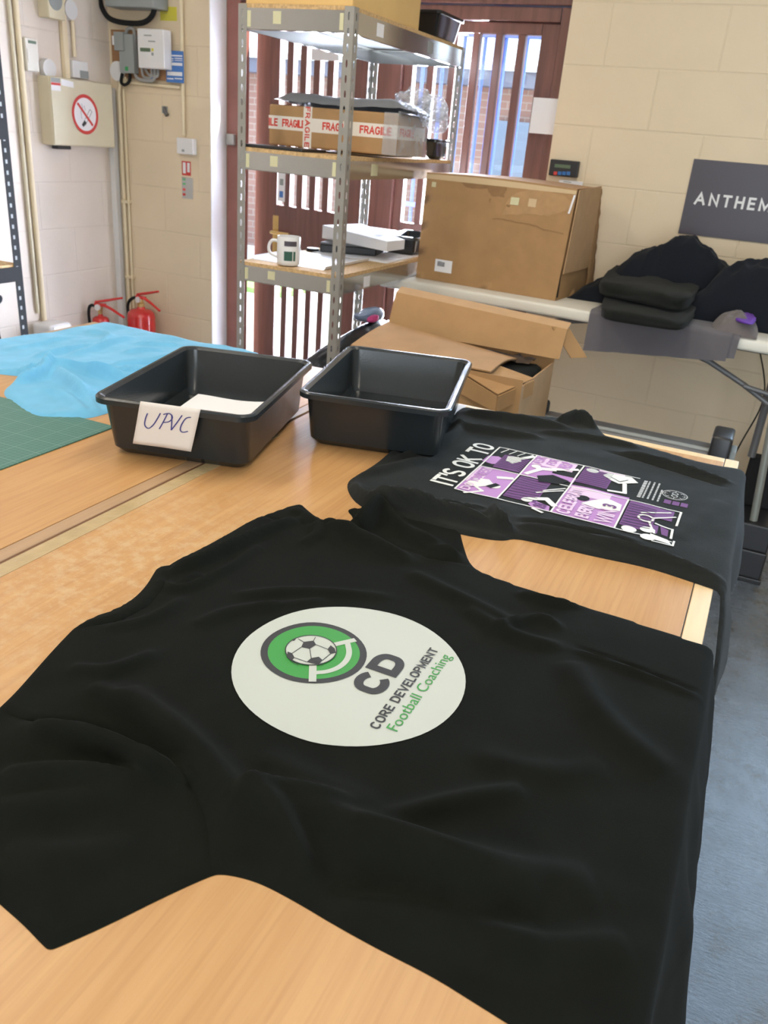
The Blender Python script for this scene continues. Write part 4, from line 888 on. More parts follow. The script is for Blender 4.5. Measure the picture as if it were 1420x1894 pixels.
tub_mesh(.030, .075, .007, .014, .080, rim=.005, r=.010).done('tray', M['black_gloss'], t5, smooth=True, local=True, autosm=30)
# --- third shelf
b = B()
x0, x1, y0, y1 = -1.828, -1.505, 2.80, 3.17
prof = [(0, .014), (.012, .004), (.03, .0012), (.97, .0012), (.988, .004), (1, .014)]
for (u0, z0), (u1, z1) in zip(prof[:-1], prof[1:]): b.poly([(x0+(x1-x0)*u0, y0, ZL+z0), (x0+(x1-x0)*u1, y0, ZL+z1), (x0+(x1-x0)*u1, y1, ZL+z1), (x0+(x1-x0)*u0, y1, ZL+z0)])
bmesh.ops.remove_doubles(b.bm, verts=b.bm.verts, dist=1e-5)
b.done('serving_tray', M['white_pl'], solid=-.0024, label='shallow white tray with turned up ends on the third shelf under the mug', cat='tray')
mp_ = onz(533, 489, ZL+.004); ms = 1.13
mg = thing('mug', 'white mug with a dark and green printed panel on the third shelf', 'mug', (mp_.x, mp_.y, ZL+.0040))
pr = [(0, 0), (.034, 0), (.037, .003), (.0385, .012), (.0385, .088), (.0375, .0905), (.0355, .089), (.0345, .012), (.031, .006), (0, .005)]
B().lathe([(r_*ms, z*ms) for r_, z in pr], None, 40).done('cup', M['white_pl'], mg, smooth=True, local=True)
hd = Vector((-.92, -.38, 0)).normalized()*ms
B().tube([hd*.037+Vector((0, 0, .082)), hd*.056+Vector((0, 0, .082)), hd*.066+Vector((0, 0, .062)), hd*.062+Vector((0, 0, .038)), hd*.037+Vector((0, 0, .025))], .0058, 10, smooth_n=5).done('handle', M['white_pl'], mg, smooth=True, local=True)
def mugpatch(a0, a1, z0, z1, m, nm):
    b = B(); b.grid(lambda u, v: Vector((.0388*ms*math.cos(R(a0+(a1-a0)*u)), .0388*ms*math.sin(R(a0+(a1-a0)*u)), (z0+(z1-z0)*v)*ms)), 10, 2); b.done(nm, M[m], mg, smooth='all', local=True)
mugpatch(-82, -18, .062, .078, 'sign_dark', 'printed_panel'); mugpatch(-82, -40, .016, .046, 'dark_green', 'printed_panel'); mugpatch(-36, -24, .016, .046, 'dark_green', 'printed_panel')
b = B(); b.lathe([(0, 0), (.027, 0), (.029, .007), (.024, .013), (0, .014)], Matrix.Translation((-1.798, 3.222, ZL+.0005)), 24); b.done('tape_roll', M['black_plastic'], smooth=True, label='small dark disc on the third shelf behind the mug', cat='disc')
b = B(); b.bx((-1.777, 3.18, ZL+.0006), (-1.427, 3.65, ZL+.004)); b.done('paper_sheets', M['paper'], label='white paper sheets spread on the third shelf below the boxes', cat='paper')
def quadbox(c4, z0, z1, bev=.002):
    b = B(); t = bmesh.new(); lo = [t.verts.new((x, y, z0)) for x, y in c4]; hi = [t.verts.new((x, y, z1)) for x, y in c4]
    t.faces.new(lo[::-1]); t.faces.new(hi)
    for i in range(4): j = (i+1) % 4; t.faces.new((lo[i], lo[j], hi[j], hi[i]))
    bmesh.ops.recalc_face_normals(t, faces=t.faces)
    if bev: bmesh.ops.bevel(t, geom=t.edges[:], offset=bev, segments=2, profile=.5, affect='EDGES')
    return b.add(t)
bk = thing('storage_case', 'slim black case with a grey lid on the third shelf under the white box', 'case', (-1.62, 3.33, ZL+.004))
qa = [(-1.755, 3.205), (-1.538, 3.307), (-1.572, 3.458), (-1.789, 3.361)]
quadbox(qa, ZL+.0045, ZL+.036, .004).done('case_body', M['black_plastic'], bk); quadbox(qa, ZL+.036, ZL+.045, .003).done('lid', M['steel'], bk)
wb_ = thing('long_box', 'long white cardboard box lying skewed on top of the black case', 'box', (-1.63, 3.4, ZL+.045))
qb = [(-1.815, 3.33), (-1.437, 3.19), (-1.424, 3.34), (-1.753, 3.585)]
b = B(); t = quadbox(qb, ZL+.0455, ZL+.100, .0015)
for v in t.bm.verts: v.co.z += (-.9)*max(0, v.co.x+1.60)*.10 if v.co.z > ZL+.07 else 0
t.done('carton', M['paper'], wb_)
quadbox([(-1.57, 3.335), (-1.525, 3.312), (-1.513, 3.366), (-1.549, 3.39)], ZL+.0985, ZL+.0990, 0).done('sticker', M['grey_pl'], wb_)
b = B(); b.bx((-1.823, 3.62, ZL+.0045), (-1.64, 3.74, ZL+.075), .002); b.done('paper_stack', M['paper'], label='stack of white and grey paper packets behind the white box on the third shelf', cat='paper')
t6 = thing('plastic_tub', 'long black shiny tray at the back of the third shelf', 'tub', (-1.508, 3.605, ZL+.005))
tub_mesh(.084, .145, .014, .017, .078, rim=.006, r=.012).done('tray', M['black_gloss'], t6, smooth=True, local=True, autosm=30)

# ================================================================== WHITE FOLDING TABLE
FT = (-1.5225, 3.317); FA = R(-4.94); TH = .936
ft = thing('folding_table', 'cream plastic folding table on black risers along the back wall', 'table', (FT[0], FT[1], 0), FA)
WF = WM[ft.name]
def fl(x, y, z): return WF @ Vector((x, y, z))
b = B(); b.bx((0, 0, TH-.045), (1.83, .42, TH), .012, 3); b.done('table_top', M['table_white'], ft, local=True, smooth=True)
b = B(); b.bx((.10, .09, TH-.062), (1.74, .11, TH-.044), .002); b.bx((.03, .37, TH-.066), (1.80, .39, TH-.044), .002); b.done('under_frame', M['black_matt'], ft, local=True)
def rod(pts, r, m, nm='leg'): B().tube(pts, r, 12).done(nm, M[m], ft, smooth=True)
rod([(.107, 3.42, .88), (.107, 3.42, .447)], .015, 'steel'); rod([(.118, 3.275, .88), (.172, 3.275, .242)], .0145, 'silver')
rod([fl(.35, .06, .88), fl(.35, .06, .19)], .014, 'steel'); rod([fl(.35, .36, .88), fl(.35, .36, .19)], .014, 'steel')
rod([(-.36, 3.30, .875), (-.128, 3.28, .816), (.012, 3.28, .752), (.115, 3.28, .695)], .010, 'steel', 'brace'); rod([(.012, 3.262, .752), (.16, 3.262, .728)], .009, 'steel', 'brace')
rod([fl(.92, .16, .878), fl(.70, .16, .835), fl(.36, .16, .815)], .011, 'steel', 'brace')
def riser(nm, lab_, x0, x1, y0, y1, h1, h2):
    r_ = thing(nm, lab_, 'table riser', ((x0+x1)/2, (y0+y1)/2, 0), 0, 'risers under the folding table')
    b = B(); b.bx((x0-.006, y0-.006, 0), (x1+.006, y1+.006, .02), .004); b.bx((x0, y0, .018), (x1, y1, h1*.55), .006); b.bx((x0+.004, y0+.004, h1*.55), (x1-.004, y1-.004, h1), .006); b.done('riser_base', M['black_plastic'], r_)
    if h2: B().bx((x0+.01, (y0+y1)/2+.06, h1), (x1-.02, y1-.006, h2), .008).done('riser_block', M['black_matt'], r_)
riser('table_riser', 'stacked black plastic riser under the right hand legs of the folding table', .095, .252, 3.23, 3.50, .24, .445)
riser('table_riser', 'black plastic riser under the left hand legs of the folding table', fl(.35, 0, 0).x-.08, fl(.35, 0, 0).x+.08, 3.32, 3.72, .19, None)
# the big carton
ct = thing('cardboard_box', 'big brown cardboard box with a barcode label standing on the folding table', 'box', (-1.03, 3.5, TH))
def carton_pt(u, v, w_):
    f0, f1, b1, b0 = Vector((-1.385, 3.405, 0)), Vector((-.754, 3.352, 0)), Vector((-.708, 3.715, 0)), Vector((-1.335, 3.725, 0))
    lo = f0.lerp(f1, u).lerp(b0.lerp(b1, u), v); f2, f3 = Vector((-1.376, 3.398, 0)), Vector((-.738, 3.352, 0))
    hi = f2.lerp(f3, u).lerp((b0+Vector((.01, 0, 0))).lerp(b1+Vector((-.035, .0, 0)), u), v); p = lo.lerp(hi, w_)
    bul = .012*math.sin(PI*u)*math.sin(PI*w_); p.y -= bul*(1-v); p.x += .008*math.sin(PI*v)*math.sin(PI*w_)*u
    p.z = TH+.0006+.425*w_ + (.006*math.sin(PI*u*1.2) if w_ > .95 else 0); return p
b = B()
b.grid(lambda s_, t_: carton_pt(s_, 0, t_), 14, 12); b.grid(lambda s_, t_: carton_pt(1, s_, t_), 10, 12); b.grid(lambda s_, t_: carton_pt(1-s_, 1, t_), 8, 8); b.grid(lambda s_, t_: carton_pt(0, 1-s_, t_), 8, 8); b.grid(lambda s_, t_: carton_pt(s_, t_, 0), 4, 4); b.grid(lambda s_, t_: carton_pt(s_, t_, 1), 14, 10)
bmesh.ops.remove_doubles(b.bm, verts=b.bm.verts, dist=1e-4); b.done('carton', M['card'], ct, smooth=True, autosm=30)
def onfront(u, w_, off=.0015): p = carton_pt(u, 0, w_); return p+Vector((-.10, -.995, 0))*off
def patch(u0, u1, w0, w1, m, nm, off=.0015, skew=0): b = B(); b.grid(lambda s_, t_: onfront(u0+(u1-u0)*s_+skew*t_, w0+(w1-w0)*t_, off), 6, 6); return b.done(nm, M[m], ct, smooth='all', keep=False)
bl = patch(.135, .262, .095, .215, 'paper', 'barcode_label'); bl['label'] = 'white barcode label'
b = B()
for k in range(9): z0 = .150+.0055*k; b.grid(lambda s_, t_: onfront(.152+(.055 if k < 8 else .03)*s_, z0+.003*t_, .0022), 2, 1)
b.done('barcode', M['ink_black'], bl)
patch(.60, .655, .80, .865, 'masking', 'tape_patch', .004); patch(.715, .765, .80, .87, 'tan_tape', 'tape_patch', .002); patch(.045, .075, .875, .92, 'masking', 'tape_patch', .002)
patch(.0, 1.0, .945, .985, 'tan_tape', 'torn_strip', .0012)
def torn(poly, m, nm, off, nu=90, nv=60):
    b = B(); us = [q[0] for q in poly]; vs_ = [q[1] for q in poly]
    for i in range(nu):
        for j in range(nv):
            u0, u1 = min(us)+(max(us)-min(us))*i/nu, min(us)+(max(us)-min(us))*(i+1)/nu; w0, w1 = min(vs_)+(max(vs_)-min(vs_))*j/nv, min(vs_)+(max(vs_)-min(vs_))*(j+1)/nv
            uc, wc = (u0+u1)/2, (w0+w1)/2; k = .012*mnoise.noise((uc*22, wc*22, 7))
            if inside(np.array([(uc+k, wc+k)]), poly)[0]: b.bm.faces.new([b.bm.verts.new(onfront(a_, c_, off)) for a_, c_ in ((u0, w0), (u1, w0), (u1, w1), (u0, w1))])
    bmesh.ops.remove_doubles(b.bm, verts=b.bm.verts, dist=1e-5); return b.done(nm, M[m], ct, smooth='all')
torn([(.56, .70), (.72, .735), (.86, .74), (.955, .80), (.985, .86), (.96, .90), (.90, .93), (.80, .945), (.70, .94), (.62, .90), (.58, .84)], 'card_pale', 'torn_layer', .0010)
torn([(.22, .955), (.30, .90), (.42, .91), (.47, .86), (.55, .85), (.56, .955)], 'card_dark', 'torn_layer', .0010, 60, 40)
torn([(.50, .655), (.60, .66), (.72, .645), (.97, .60), (.97, .607), (.72, .652), (.60, .668), (.50, .662)], 'card_dark', 'crease_line', .0012, 120, 30)
torn([(.455, .83), (.475, .835), (.47, .80), (.458, .79)], 'card_dark', 'torn_layer', .0016, 12, 12); torn([(.575, .80), (.61, .795), (.60, .775), (.58, .78)], 'card_dark', 'torn_layer', .0018, 14, 10)
b = B(); b.grid(lambda s_, t_: carton_pt(1, .90+.13*s_, .06+.93*t_)+Vector((.010+.012*s_+.006*mnoise.noise((t_*14, s_*3, 1)), .004*mnoise.noise((t_*20, 1, 2)), .0)), 4, 40); b.done('loose_flap', M['card_dark'], ct, solid=.004, smooth='all')
# torn side flap and the dark slits at its corner
b = B(); b.grid(lambda s_, t_: carton_pt(1, .02+.96*s_, .25+.74*t_)+Vector((.006+.015*s_*t_, 0, .012*t_*s_)), 8, 8); b.done('side_flap', M['card_in'], ct, solid=.004, smooth=True)
b = B(); b.grid(lambda s_, t_: carton_pt(1, .0+.05*s_*(1-t_), .03+.32*t_)+Vector((.0022, -.001, 0)), 2, 6); b.done('corner_slit', M['black_matt'], ct)
b = B(); b.grid(lambda s_, t_: carton_pt(.972+.012*s_+.015*t_, 0, .78+.16*t_)+Vector((0, -.004, 0)), 2, 4); b.done('tape_tail', M['paper'], ct)
# garments on the folding table
def soft(c4, z0, z1, nm, m, lab_=None, cat=None, group=None, e=.32, amp=.012, freq=9, seed=0, top=None, n=40, parent=None, sag=0):
    c4 = [Vector((p[0], p[1], 0)) for p in c4]; t = bmesh.new()
    bmesh.ops.create_cube(t, size=2); bmesh.ops.subdivide_edges(t, edges=t.edges[:], cuts=n//4, use_grid_fill=True)
    for v in t.verts:
        p = v.co.normalized(); x, y, z = v.co
        m_ = max(abs(x), abs(y), abs(z)); L = (abs(x)**(2/e)+abs(y)**(2/e)+abs(z)**(2/e))**(e/2); q = v.co/L
        u, w_ = (q.x+1)/2, (q.y+1)/2; P0 = c4[0].lerp(c4[1], u).lerp(c4[3].lerp(c4[2], u), w_)
        zz = (q.z+1)/2; k = amp*(mnoise.noise((P0.x*freq+seed, P0.y*freq, zz*2))+.5*mnoise.noise((P0.x*freq*2.3, P0.y*freq*2.3+seed, zz*3)))
        hh = top(u, w_) if top else 1
        P0.z = max(z0, z0+(z1-z0)*zz*hh + k*zz*2 - sag*abs(2*u-1)**2*zz); P0.x += k*.8*q.x; P0.y += k*.8*q.y; v.co = P0
    b = B(); b.add(t); return b.done(nm, M[m], parent, smooth='all', label=lab_, cat=cat, group=group)
# grey shirt hanging over the table edge
gx0, gx1 = .945, 1.462
def drape(u, v, off=0):
    x = gx0+(gx1-gx0)*u; s_ = v*(.30+.165-.055*u); top_ = .30
    if s_ < top_: p = fl(x, top_-s_-.0, TH+.006+off)
    else:
        r = .016; q = s_-top_; a = min(q/r, PI/2); p = fl(x+.0*v, -(r+off)*math.sin(a), TH+.006+off-r+r*math.cos(a))
        rest = max(0, q-r*PI/2); p = p+Vector((-.02*rest*u, -.012*math.sin(u*9+1)*rest*4*.4-.02*rest, -rest))
    return p+Vector((0, -.002*mnoise.noise((x*22, s_*10, 1.5)), .004*max(0, mnoise.noise((x*14, s_*14, 4)))))
gs = thing('t_shirt', 'grey t-shirt draped over the front edge of the folding table', 't-shirt', (fl(1.2, .1, 0).x, fl(1.2, .1, 0).y, TH))
b = B(); b.grid(lambda u, v: drape(u, v, .006), 40, 60); b.done('body', M['grey_cloth'], gs, smooth='all', keep=False)
b = B(); b.grid(lambda u, v: drape(.93+.12*u, .1+.86*v, .001), 10, 50); b.grid(lambda u, v: drape(.0+.98*u, .955+.02*v, -.0005), 24, 4); b.done('back_layer', M['grey_cloth'], gs, smooth='all')
def at(pts, z): return [tuple(onz(x, y, z)[:2]) for x, y in pts]
G1 = 'clothing heaped on the folding table'
soft(at([(1104, 584), (1268, 609), (1320, 520), (1150, 490)], .968), TH+.014, TH+.062, 'folded_trousers', 'charcoal_cloth', 'folded black garment lying directly on the grey t-shirt, lower of the two', 'clothing', G1, e=.24, amp=.007, freq=7, seed=2, sag=.004)
soft(at([(1098, 536), (1268, 572), (1322, 500), (1166, 474)], 1.02), TH+.063, TH+.122, 'folded_trousers', 'charcoal_cloth', 'folded black garment on top of the pile on the folding table', 'clothing', G1, e=.24, amp=.010, freq=7, seed=6, sag=.010)
def heap(x0, x1, y0, y1, prof_, nm, m, lab_, seed, nu=64, nv=40, amp=.026, fr=11):
    """a heap of cloth: top surface over a footprint on the table, falling to the table at its edges"""
    b = B(); zb = TH+.0008
    def h(u, v, lift=1):
        x = x0+(x1-x0)*u; y = y0+(y1-y0)*v; k = u*(len(prof_)-1); i = min(int(k), len(prof_)-2); t = k-i; t = t*t*(3-2*t); z = prof_[i]*(1-t)+prof_[i+1]*t
        ev = min(1, 2.4*v, 3.2*(1-v)+.55); eu = min(1, 3.0*u, 3.0*(1-u)); ee = max(0, 1-(1-ev)**2)**.7*max(0, 1-(1-eu)**2)**.7
        n = mnoise.noise((x*fr+seed, y*fr, seed)); r_ = 1-abs(mnoise.noise((x*fr*1.7-y*fr*.8, y*fr*1.3+seed, 2.2)))
        return Vector((x+.012*mnoise.noise((y*13, x*5, seed)), y+.012*mnoise.noise((x*13, y*5, seed)), zb+max(0, z*ee+(amp*n+amp*1.3*(r_-.7)+amp*.35*mnoise.noise((x*fr*4, y*fr*3, seed)))*ee)))
    b.grid(h, nu, nv); b.poly([(x1, y1, zb), (x0, y1, zb), (x0, y0, zb), (x1, y0, zb)])
    ring = lambda f, n: [f(i/n) for i in range(n+1)]
    b.grid(lambda u, w_: h(u, 1)*(w_)+Vector((h(u, 1).x, h(u, 1).y, zb))*(1-w_), nu, 1)
    return b.done(nm, M[m], smooth='all', label=lab_, cat='clothing', group=G1)
heap(-.640, -.055, 3.50, 3.735, [.06, .17, .20, .215, .265, .275, .235, .215, .20, .10], 'hooded_top', 'navy_cloth', 'black hooded top heaped high behind the folded pile on the folding table', 11)
heap(-.735, -.50, 3.47, 3.68, [.03, .055, .075, .09, .10], 'sleeve_bundle', 'navy_cloth', 'dark crumpled garment poking out between the carton and the folded pile', 21, 24, 24, .012, 14)
heap(-.300, .36, 3.345, 3.60, [.05, .15, .20, .215, .225, .205, .18, .15, .13, .08], 'jacket', 'navy_cloth', 'black jacket spread at the right end of the folding table, cut by the frame', 31)
tg = heap(-.150, .012, 3.185, 3.335, [.045, .062, .070, .055, .05], 'rolled_shirt', 'taupe_cloth', 'rolled taupe shirt with a purple lining beside the grey t-shirt', 41, 30, 24, .012, 16)
soft(at([(1352, 588), (1398, 600), (1396, 578), (1366, 566)], .995), .982, .997, 'lining', 'purple_cloth', e=.7, amp=.006, freq=14, seed=44, parent=tg, n=16)

# ================================================================== BEHIND THE WORK TABLE
lb = thing('cardboard_box', 'open brown cardboard box with lifted flap standing behind the work table', 'box', (-.83, 2.44, 0))
LX0, LX1, LY0, LY1, LZ = -1.112, -.560, 2.25, 2.62, .885
b = B(); T = .005
b.bx((LX0, LY0, 0), (LX1, LY0+T, LZ)); b.bx((LX0, LY1-T, 0), (LX1, LY1, LZ)); b.bx((LX0, LY0+T, 0), (LX0+T, LY1-T, LZ)); b.bx((LX1-T, LY0+T, 0), (LX1, LY1-T, LZ-.02)); b.bx((LX0+T, LY0+T, 0), (LX1-T, LY1-T, T)); b.done('carton', M['card'], lb)
b = B(); b.grid(lambda u, v: Vector((LX0+.002+(LX1-LX0-.10)*u, LY0+.002+.27*v, LZ+.004+.012*math.sin(PI*v)*(.4+.6*u)-.014*v*u+.03*v*(1-u))), 12, 8); b.done('top_flap', M['card'], lb, solid=-.004, smooth=True)
b = B(); b.grid(lambda u, v: Vector((LX0-.03+(LX1-LX0+.05)*u, LY1-.03+.05*v, LZ-.002+.118*v-.030*u*v)), 12, 6); b.done('back_flap', M['card'], lb, solid=-.004, smooth=True)
b = B(); b.grid(lambda u, v: Vector((LX0-.03+(LX1-LX0+.05)*u, LY1+.02+.045*v, LZ+.116-.030*u+.014*v)), 12, 2); b.done('flap_edge', M['card_in'], lb, solid=.004)
p0 = Vector((LX1+.015, LY1+.045, LZ+.090)); b = B(); b.grid(lambda u, v: p0+Vector((.075*u-.045*(1-v), .01*u-.03*(1-v), -.090*u-.004*(1-v))), 4, 3); b.done('end_flap', M['card'], lb, solid=.004)
b = B(); b.poly([(-.745, LY0-.004, .873), (-.612, LY0-.055, .842), (-.612, LY0-.053, .795), (-.745, LY0-.003, .815)], .004, (0, -1, 0)); b.poly([(-.612, LY0-.055, .842), (-.545, LY0+.06, .876), (-.545, LY0+.062, .832), (-.612, LY0-.053, .795)], .004, (1, 0, 0)); b.poly([(-.745, LY0-.002, .876), (-.612, LY0-.053, .844), (-.545, LY0+.06, .879), (-.66, LY0+.10, .886)], .003, (0, 0, 1)); b.done('front_flap', M['card'], lb)
b = B(); b.grid(lambda u, v: Vector((LX0+.05+.45*u, LY0+.25+.09*v, LZ-.012+.012*mnoise.noise((u*20, v*6, 1)))), 24, 5); b.done('plastic_liner', M['bag'], lb, smooth='all')
q4 = [(LX1-.012, LY0+.05), (LX1-.012, LY1-.03), (LX1-.15, LY1-.03), (LX1-.15, LY0+.05)]
soft(q4, .70, .868, 'garment', 'black_cloth', 'black clothing packed inside the open cardboard box', 'clothing', e=.4, amp=.008, seed=3, n=16)
bg_ = thing('refuse_sack', 'dark polythene sack slumped below the third shelf of the steel unit', 'bag', (-1.63, 3.2, .32))
t = bmesh.new(); bmesh.ops.create_icosphere(t, subdivisions=5, radius=1)
for v in t.verts:
    c_ = v.co.copy(); f = 1+.10*mnoise.noise(c_*2.2)+.05*mnoise.noise(c_*6); x = -1.625+.205*c_.x*f; y = 3.20+.30*c_.y*f; zz = max(-1, min(1, c_.z*f)); topz = .775 + .85*(x+1.50) if x < -1.50 else .785
    v.co = Vector((x, y, .3145+(topz-.3145)*((zz+1)/2)**.42))
b = B(); b.add(t); b.done('sack', M['bag'], bg_, smooth='all')
soft([(-1.56, 3.14), (-1.457, 3.14), (-1.457, 3.29), (-1.56, 3.29)], .760, .805, 'knotted_top', 'bluegrey', e=.6, amp=.01, seed=8, n=16, parent=bg_)
soft([(-1.478, 3.12), (-1.446, 3.12), (-1.446, 3.20), (-1.478, 3.20)], .770, .800, 'pink_tag', 'pink', e=.6, amp=.006, seed=9, n=16, parent=bg_)
vc = thing('vinyl_cutter', 'long grey roll feed cutter on a stand between the work table and the folding table', 'cutter', (-.3, 2.78, 0))
b = B(); b.bx((-.60, 2.72, .575), (-.035, 2.84, .642), .012, 3); b.done('cutter_body', M['steel'], vc, smooth=True)
b = B(); b.tube([(-.60, 2.745, .640), (-.04, 2.745, .640)], .010, 14); b.done('roller', M['grey_pl'], vc, smooth=True)
b = B(); b.bx((-.685, 2.70, .565), (-.598, 2.86, .675), .012, 3); b.done('end_cover', M['navy_cloth'], vc, smooth=True)
b = B(); b.bx((-.042, 2.71, .565), (.022, 2.85, .703), .010, 3); b.done('end_cover', M['black_plastic'], vc, smooth=True)
b = B(); b.bx((.022, 2.74, .60), (.04, 2.82, .655), .004); b.done('knob', M['grey_pl'], vc)
for x in (-.56, -.08):
    B().bx((x-.02, 2.76, .03), (x+.02, 2.80, .578), .003).done('stand_leg', M['black_matt'], vc); B().bx((x-.025, 2.66, 0), (x+.025, 2.90, .032), .004).done('stand_foot', M['black_matt'], vc)
B().tube([(.04, 3.845, .78), (.10, 3.70, .62), (.05, 3.45, .45), (-.02, 3.1, .20), (-.02, 2.93, .006)], .003, 8, smooth_n=8).done('power_cable', M['black_matt'], label='thin black cable trailing down behind the folding table leg', cat='cable', smooth=True)

# ================================================================== LEFT RACK
rk = thing('storage_rack', 'black slotted steel rack with chipboard shelf at the left edge of the frame', 'rack', (-3.2, 2.1, 0))
for x in (-3.0, -3.385):
    for y in (2.735, 1.25):
        b = B(); b.bx((x-.02, y-.0015, 0), (x+.02, y+.0015, 1.95)); b.bx((x+.018, y-.04, 0), (x+.0205, y+.0015, 1.95)); b.done('post', M['black_matt'], rk)
b = B()
for k in range(44): b.bx((-2.9798, 2.706, .05+k*.043), (-2.979, 2.716, .066+k*.043)); b.bx((-3.012, 2.7328, .05+k*.043), (-3.004, 2.7335, .066+k*.043))
b.done('post_slots', M['grey_pl'], rk, kind='stuff')
for zt, zb in ((.838, .776), (1.40, 1.345), (.30, .24)):
    for a, c_ in (((-2.982, 1.25, zb), (-2.978, 2.735, zt)), ((-3.40, 1.25, zb), (-3.396, 2.735, zt)), ((-3.396, 2.731, zb), (-2.982, 2.735, zt))): B().bx(a, c_).done('beam', M['black_matt'], rk)
    if zt < 1.3: B().bx((-3.394, 1.26, zt-.004), (-2.984, 2.729, zt+.010)).done('shelf_board', M['chip'], rk)
soft([(-3.36, 2.30), (-3.03, 2.30), (-3.03, 2.70), (-3.36, 2.70)], .3115, .64, 'clothes_pile', 'black_cloth', 'black clothes piled on the lower shelf of the left rack', 'clothing', e=.5, amp=.03, freq=6, seed=51)
soft([(-3.33, 2.36), (-2.99, 2.36), (-2.99, 2.67), (-3.33, 2.67)], .655, .770, 'folded_jacket', 'navy_cloth', 'dark blue grey jacket bulging over the lower shelf of the left rack', 'clothing', e=.55, amp=.03, freq=8, seed=55)
soft([(-3.37, 2.25), (-3.13, 2.25), (-3.13, 2.55), (-3.37, 2.55)], .849, 1.00, 'folded_jacket', 'black_cloth', 'black folded jacket lying on the chipboard shelf of the left rack', 'clothing', e=.5, amp=.02, freq=8, seed=57)

# ================================================================== LEFT WALL FITTINGS
def lw(px, py, d=0): return onx(px, py, XL+d)
def bw(px, py, d=0): return ony(px, py, W-d)
def boxl(b, a, c_, d, bev=.003, d0=0):     # a: upper-left px, c: lower-right px on the front face
    p, q = lw(*a, d), lw(*c_, d); return b.bx((XL+d0+.0002, p.y, q.z), (XL+d, q.y, p.z), bev)
def boxb(b, a, c_, d, bev=.003, d0=0):
    p, q = bw(*a, d), bw(*c_, d); return b.bx((max(p.x, XL+.004), W-d, q.z), (q.x, W-d0-.0002, p.z), bev)
cu = thing('consumer_unit', 'beige metal electrical cabinet with a round no smoking sign on the left wall', 'cabinet', (XL, 3.57, 1.31))
CY0, CY1, CZ0, CZ1, CD = 3.345, 3.775, 1.312, 1.617, .075
B().bx((XL+.0003, CY0, CZ0), (XL+CD, CY1, CZ1), .004).done('cabinet_body', M['beige_metal'], cu)
B().bx((XL+CD-.002, CY0+.004, CZ0+.004), (XL+CD+.006, CY1-.004, CZ1-.003), .002).done('cabinet_door', M['beige_metal'], cu)
FX = XL+CD+.0065
def lpt(y, z, o=.0): return (FX+o, y, z)
sc = (3.565, 1.462); SR = .092
def lflat(polys, nm, m, o, par):
    b = B(); 
    for p in polys: b.bm.faces.new([b.bm.verts.new(lpt(q[0], q[1], o)) for q in p])
    return b.done(nm, M[m], par)
ns = lflat(ringpoly(sc, 0, SR), 'no_smoking_sign', 'paper', .0004, cu); ns['label'] = 'round red and white no smoking sign'
lflat(ringpoly(sc, SR*.83, SR)+ribbon([(sc[0]-.047, sc[1]+.047), (sc[0]+.047, sc[1]-.047)], .013), 'ring_and_bar', 'red_sign', .0012, ns)
cg = [(sc[0]-.012, sc[1]-.046), (sc[0]+.042, sc[1]+.020)]
dv = np.array(cg[1])-np.array(cg[0]); dv = dv/np.hypot(*dv); nv = np.array((-dv[1], dv[0]))*.0085
lflat(ribbon([tuple(np.array(cg[0])+nv), tuple(np.array(cg[1])+nv)], .0022)+ribbon([tuple(np.array(cg[0])-nv), tuple(np.array(cg[1])-nv)], .0022)+ribbon([tuple(np.array(cg[1])+nv), tuple(np.array(cg[1])-nv)], .0022)+ribbon([(sc[0]-.02, sc[1]-.05), (sc[0]-.004, sc[1]-.036)], .016)+ribbon([(sc[0]-.025, sc[1]-.02), (sc[0]-.03, sc[1]+.012), (sc[0]-.014, sc[1]+.03), (sc[0]-.022, sc[1]+.048)], .002)+ribbon([(sc[0]+.002, sc[1]+.02), (sc[0]-.004, sc[1]+.04)], .002), 'cigarette', 'ink_black', .0008, ns)
lflat([[(CY0+.006, 1.556), (CY0+.066, 1.556), (CY0+.066, 1.612), (CY0+.006, 1.612)]], 'warning_sticker', 'paper', .0004, cu)
lflat([[(CY0+.006, 1.592), (CY0+.066, 1.592), (CY0+.066, 1.612), (CY0+.006, 1.612)]], 'sticker_band', 'grey_pl', .0008, cu); lflat([[(CY0+.006, 1.580), (CY0+.066, 1.580), (CY0+.066, 1.591), (CY0+.006, 1.591)]], 'sticker_band', 'red_sign', .0008, cu)
lflat([[(CY0+.072, 1.583), (CY0+.155, 1.577), (CY0+.155, 1.604), (CY0+.072, 1.611)]], 'warning_sticker', 'paper', .0004, cu)
B().bx((XL+.01, CY0+.05, CZ0-.018), (XL+.05, CY0+.14, CZ0-.0002), .002).done('latch', M['black_plastic'], cu)
th_ = thing('thermostat', 'tall cream wall thermostat with a small green display on the left wall', 'thermostat', lw(60, 132))
boxl(B(), (46, 69), (74, 134), .032, .004).done('casing', M['offwhite_pl'], th_)
p, q = lw(52, 74, .033), lw(67, 82, .033); B().bx((XL+.0318, p.y, q.z), (XL+.0334, q.y, p.z)).done('display', M['lcd'], th_)
p, q = lw(50, 90, .033), lw(72, 118, .033); B().bx((XL+.0318, p.y, q.z), (XL+.0345, q.y, p.z), .001).done('flap', M['offwhite_pl'], th_)
sb = thing('siren_box', 'cream box with a round grille high on the left wall', 'alarm box', lw(100, 40))
boxl(B(), (86, -40), (122, 39), .07, .004).done('casing', M['beige_metal'], sb)
p = lw(103, 6, .071); t = bmesh.new(); bmesh.ops.create_cone(t, segments=32, radius1=.042, radius2=.04, depth=.004, cap_ends=True)
b = B(); b.add(t, Matrix.Translation((XL+.0715, p.y, p.z+.012)) @ Matrix.Rotation(PI/2, 4, 'Y')); b.done('grille', M['grey_pl'], sb)
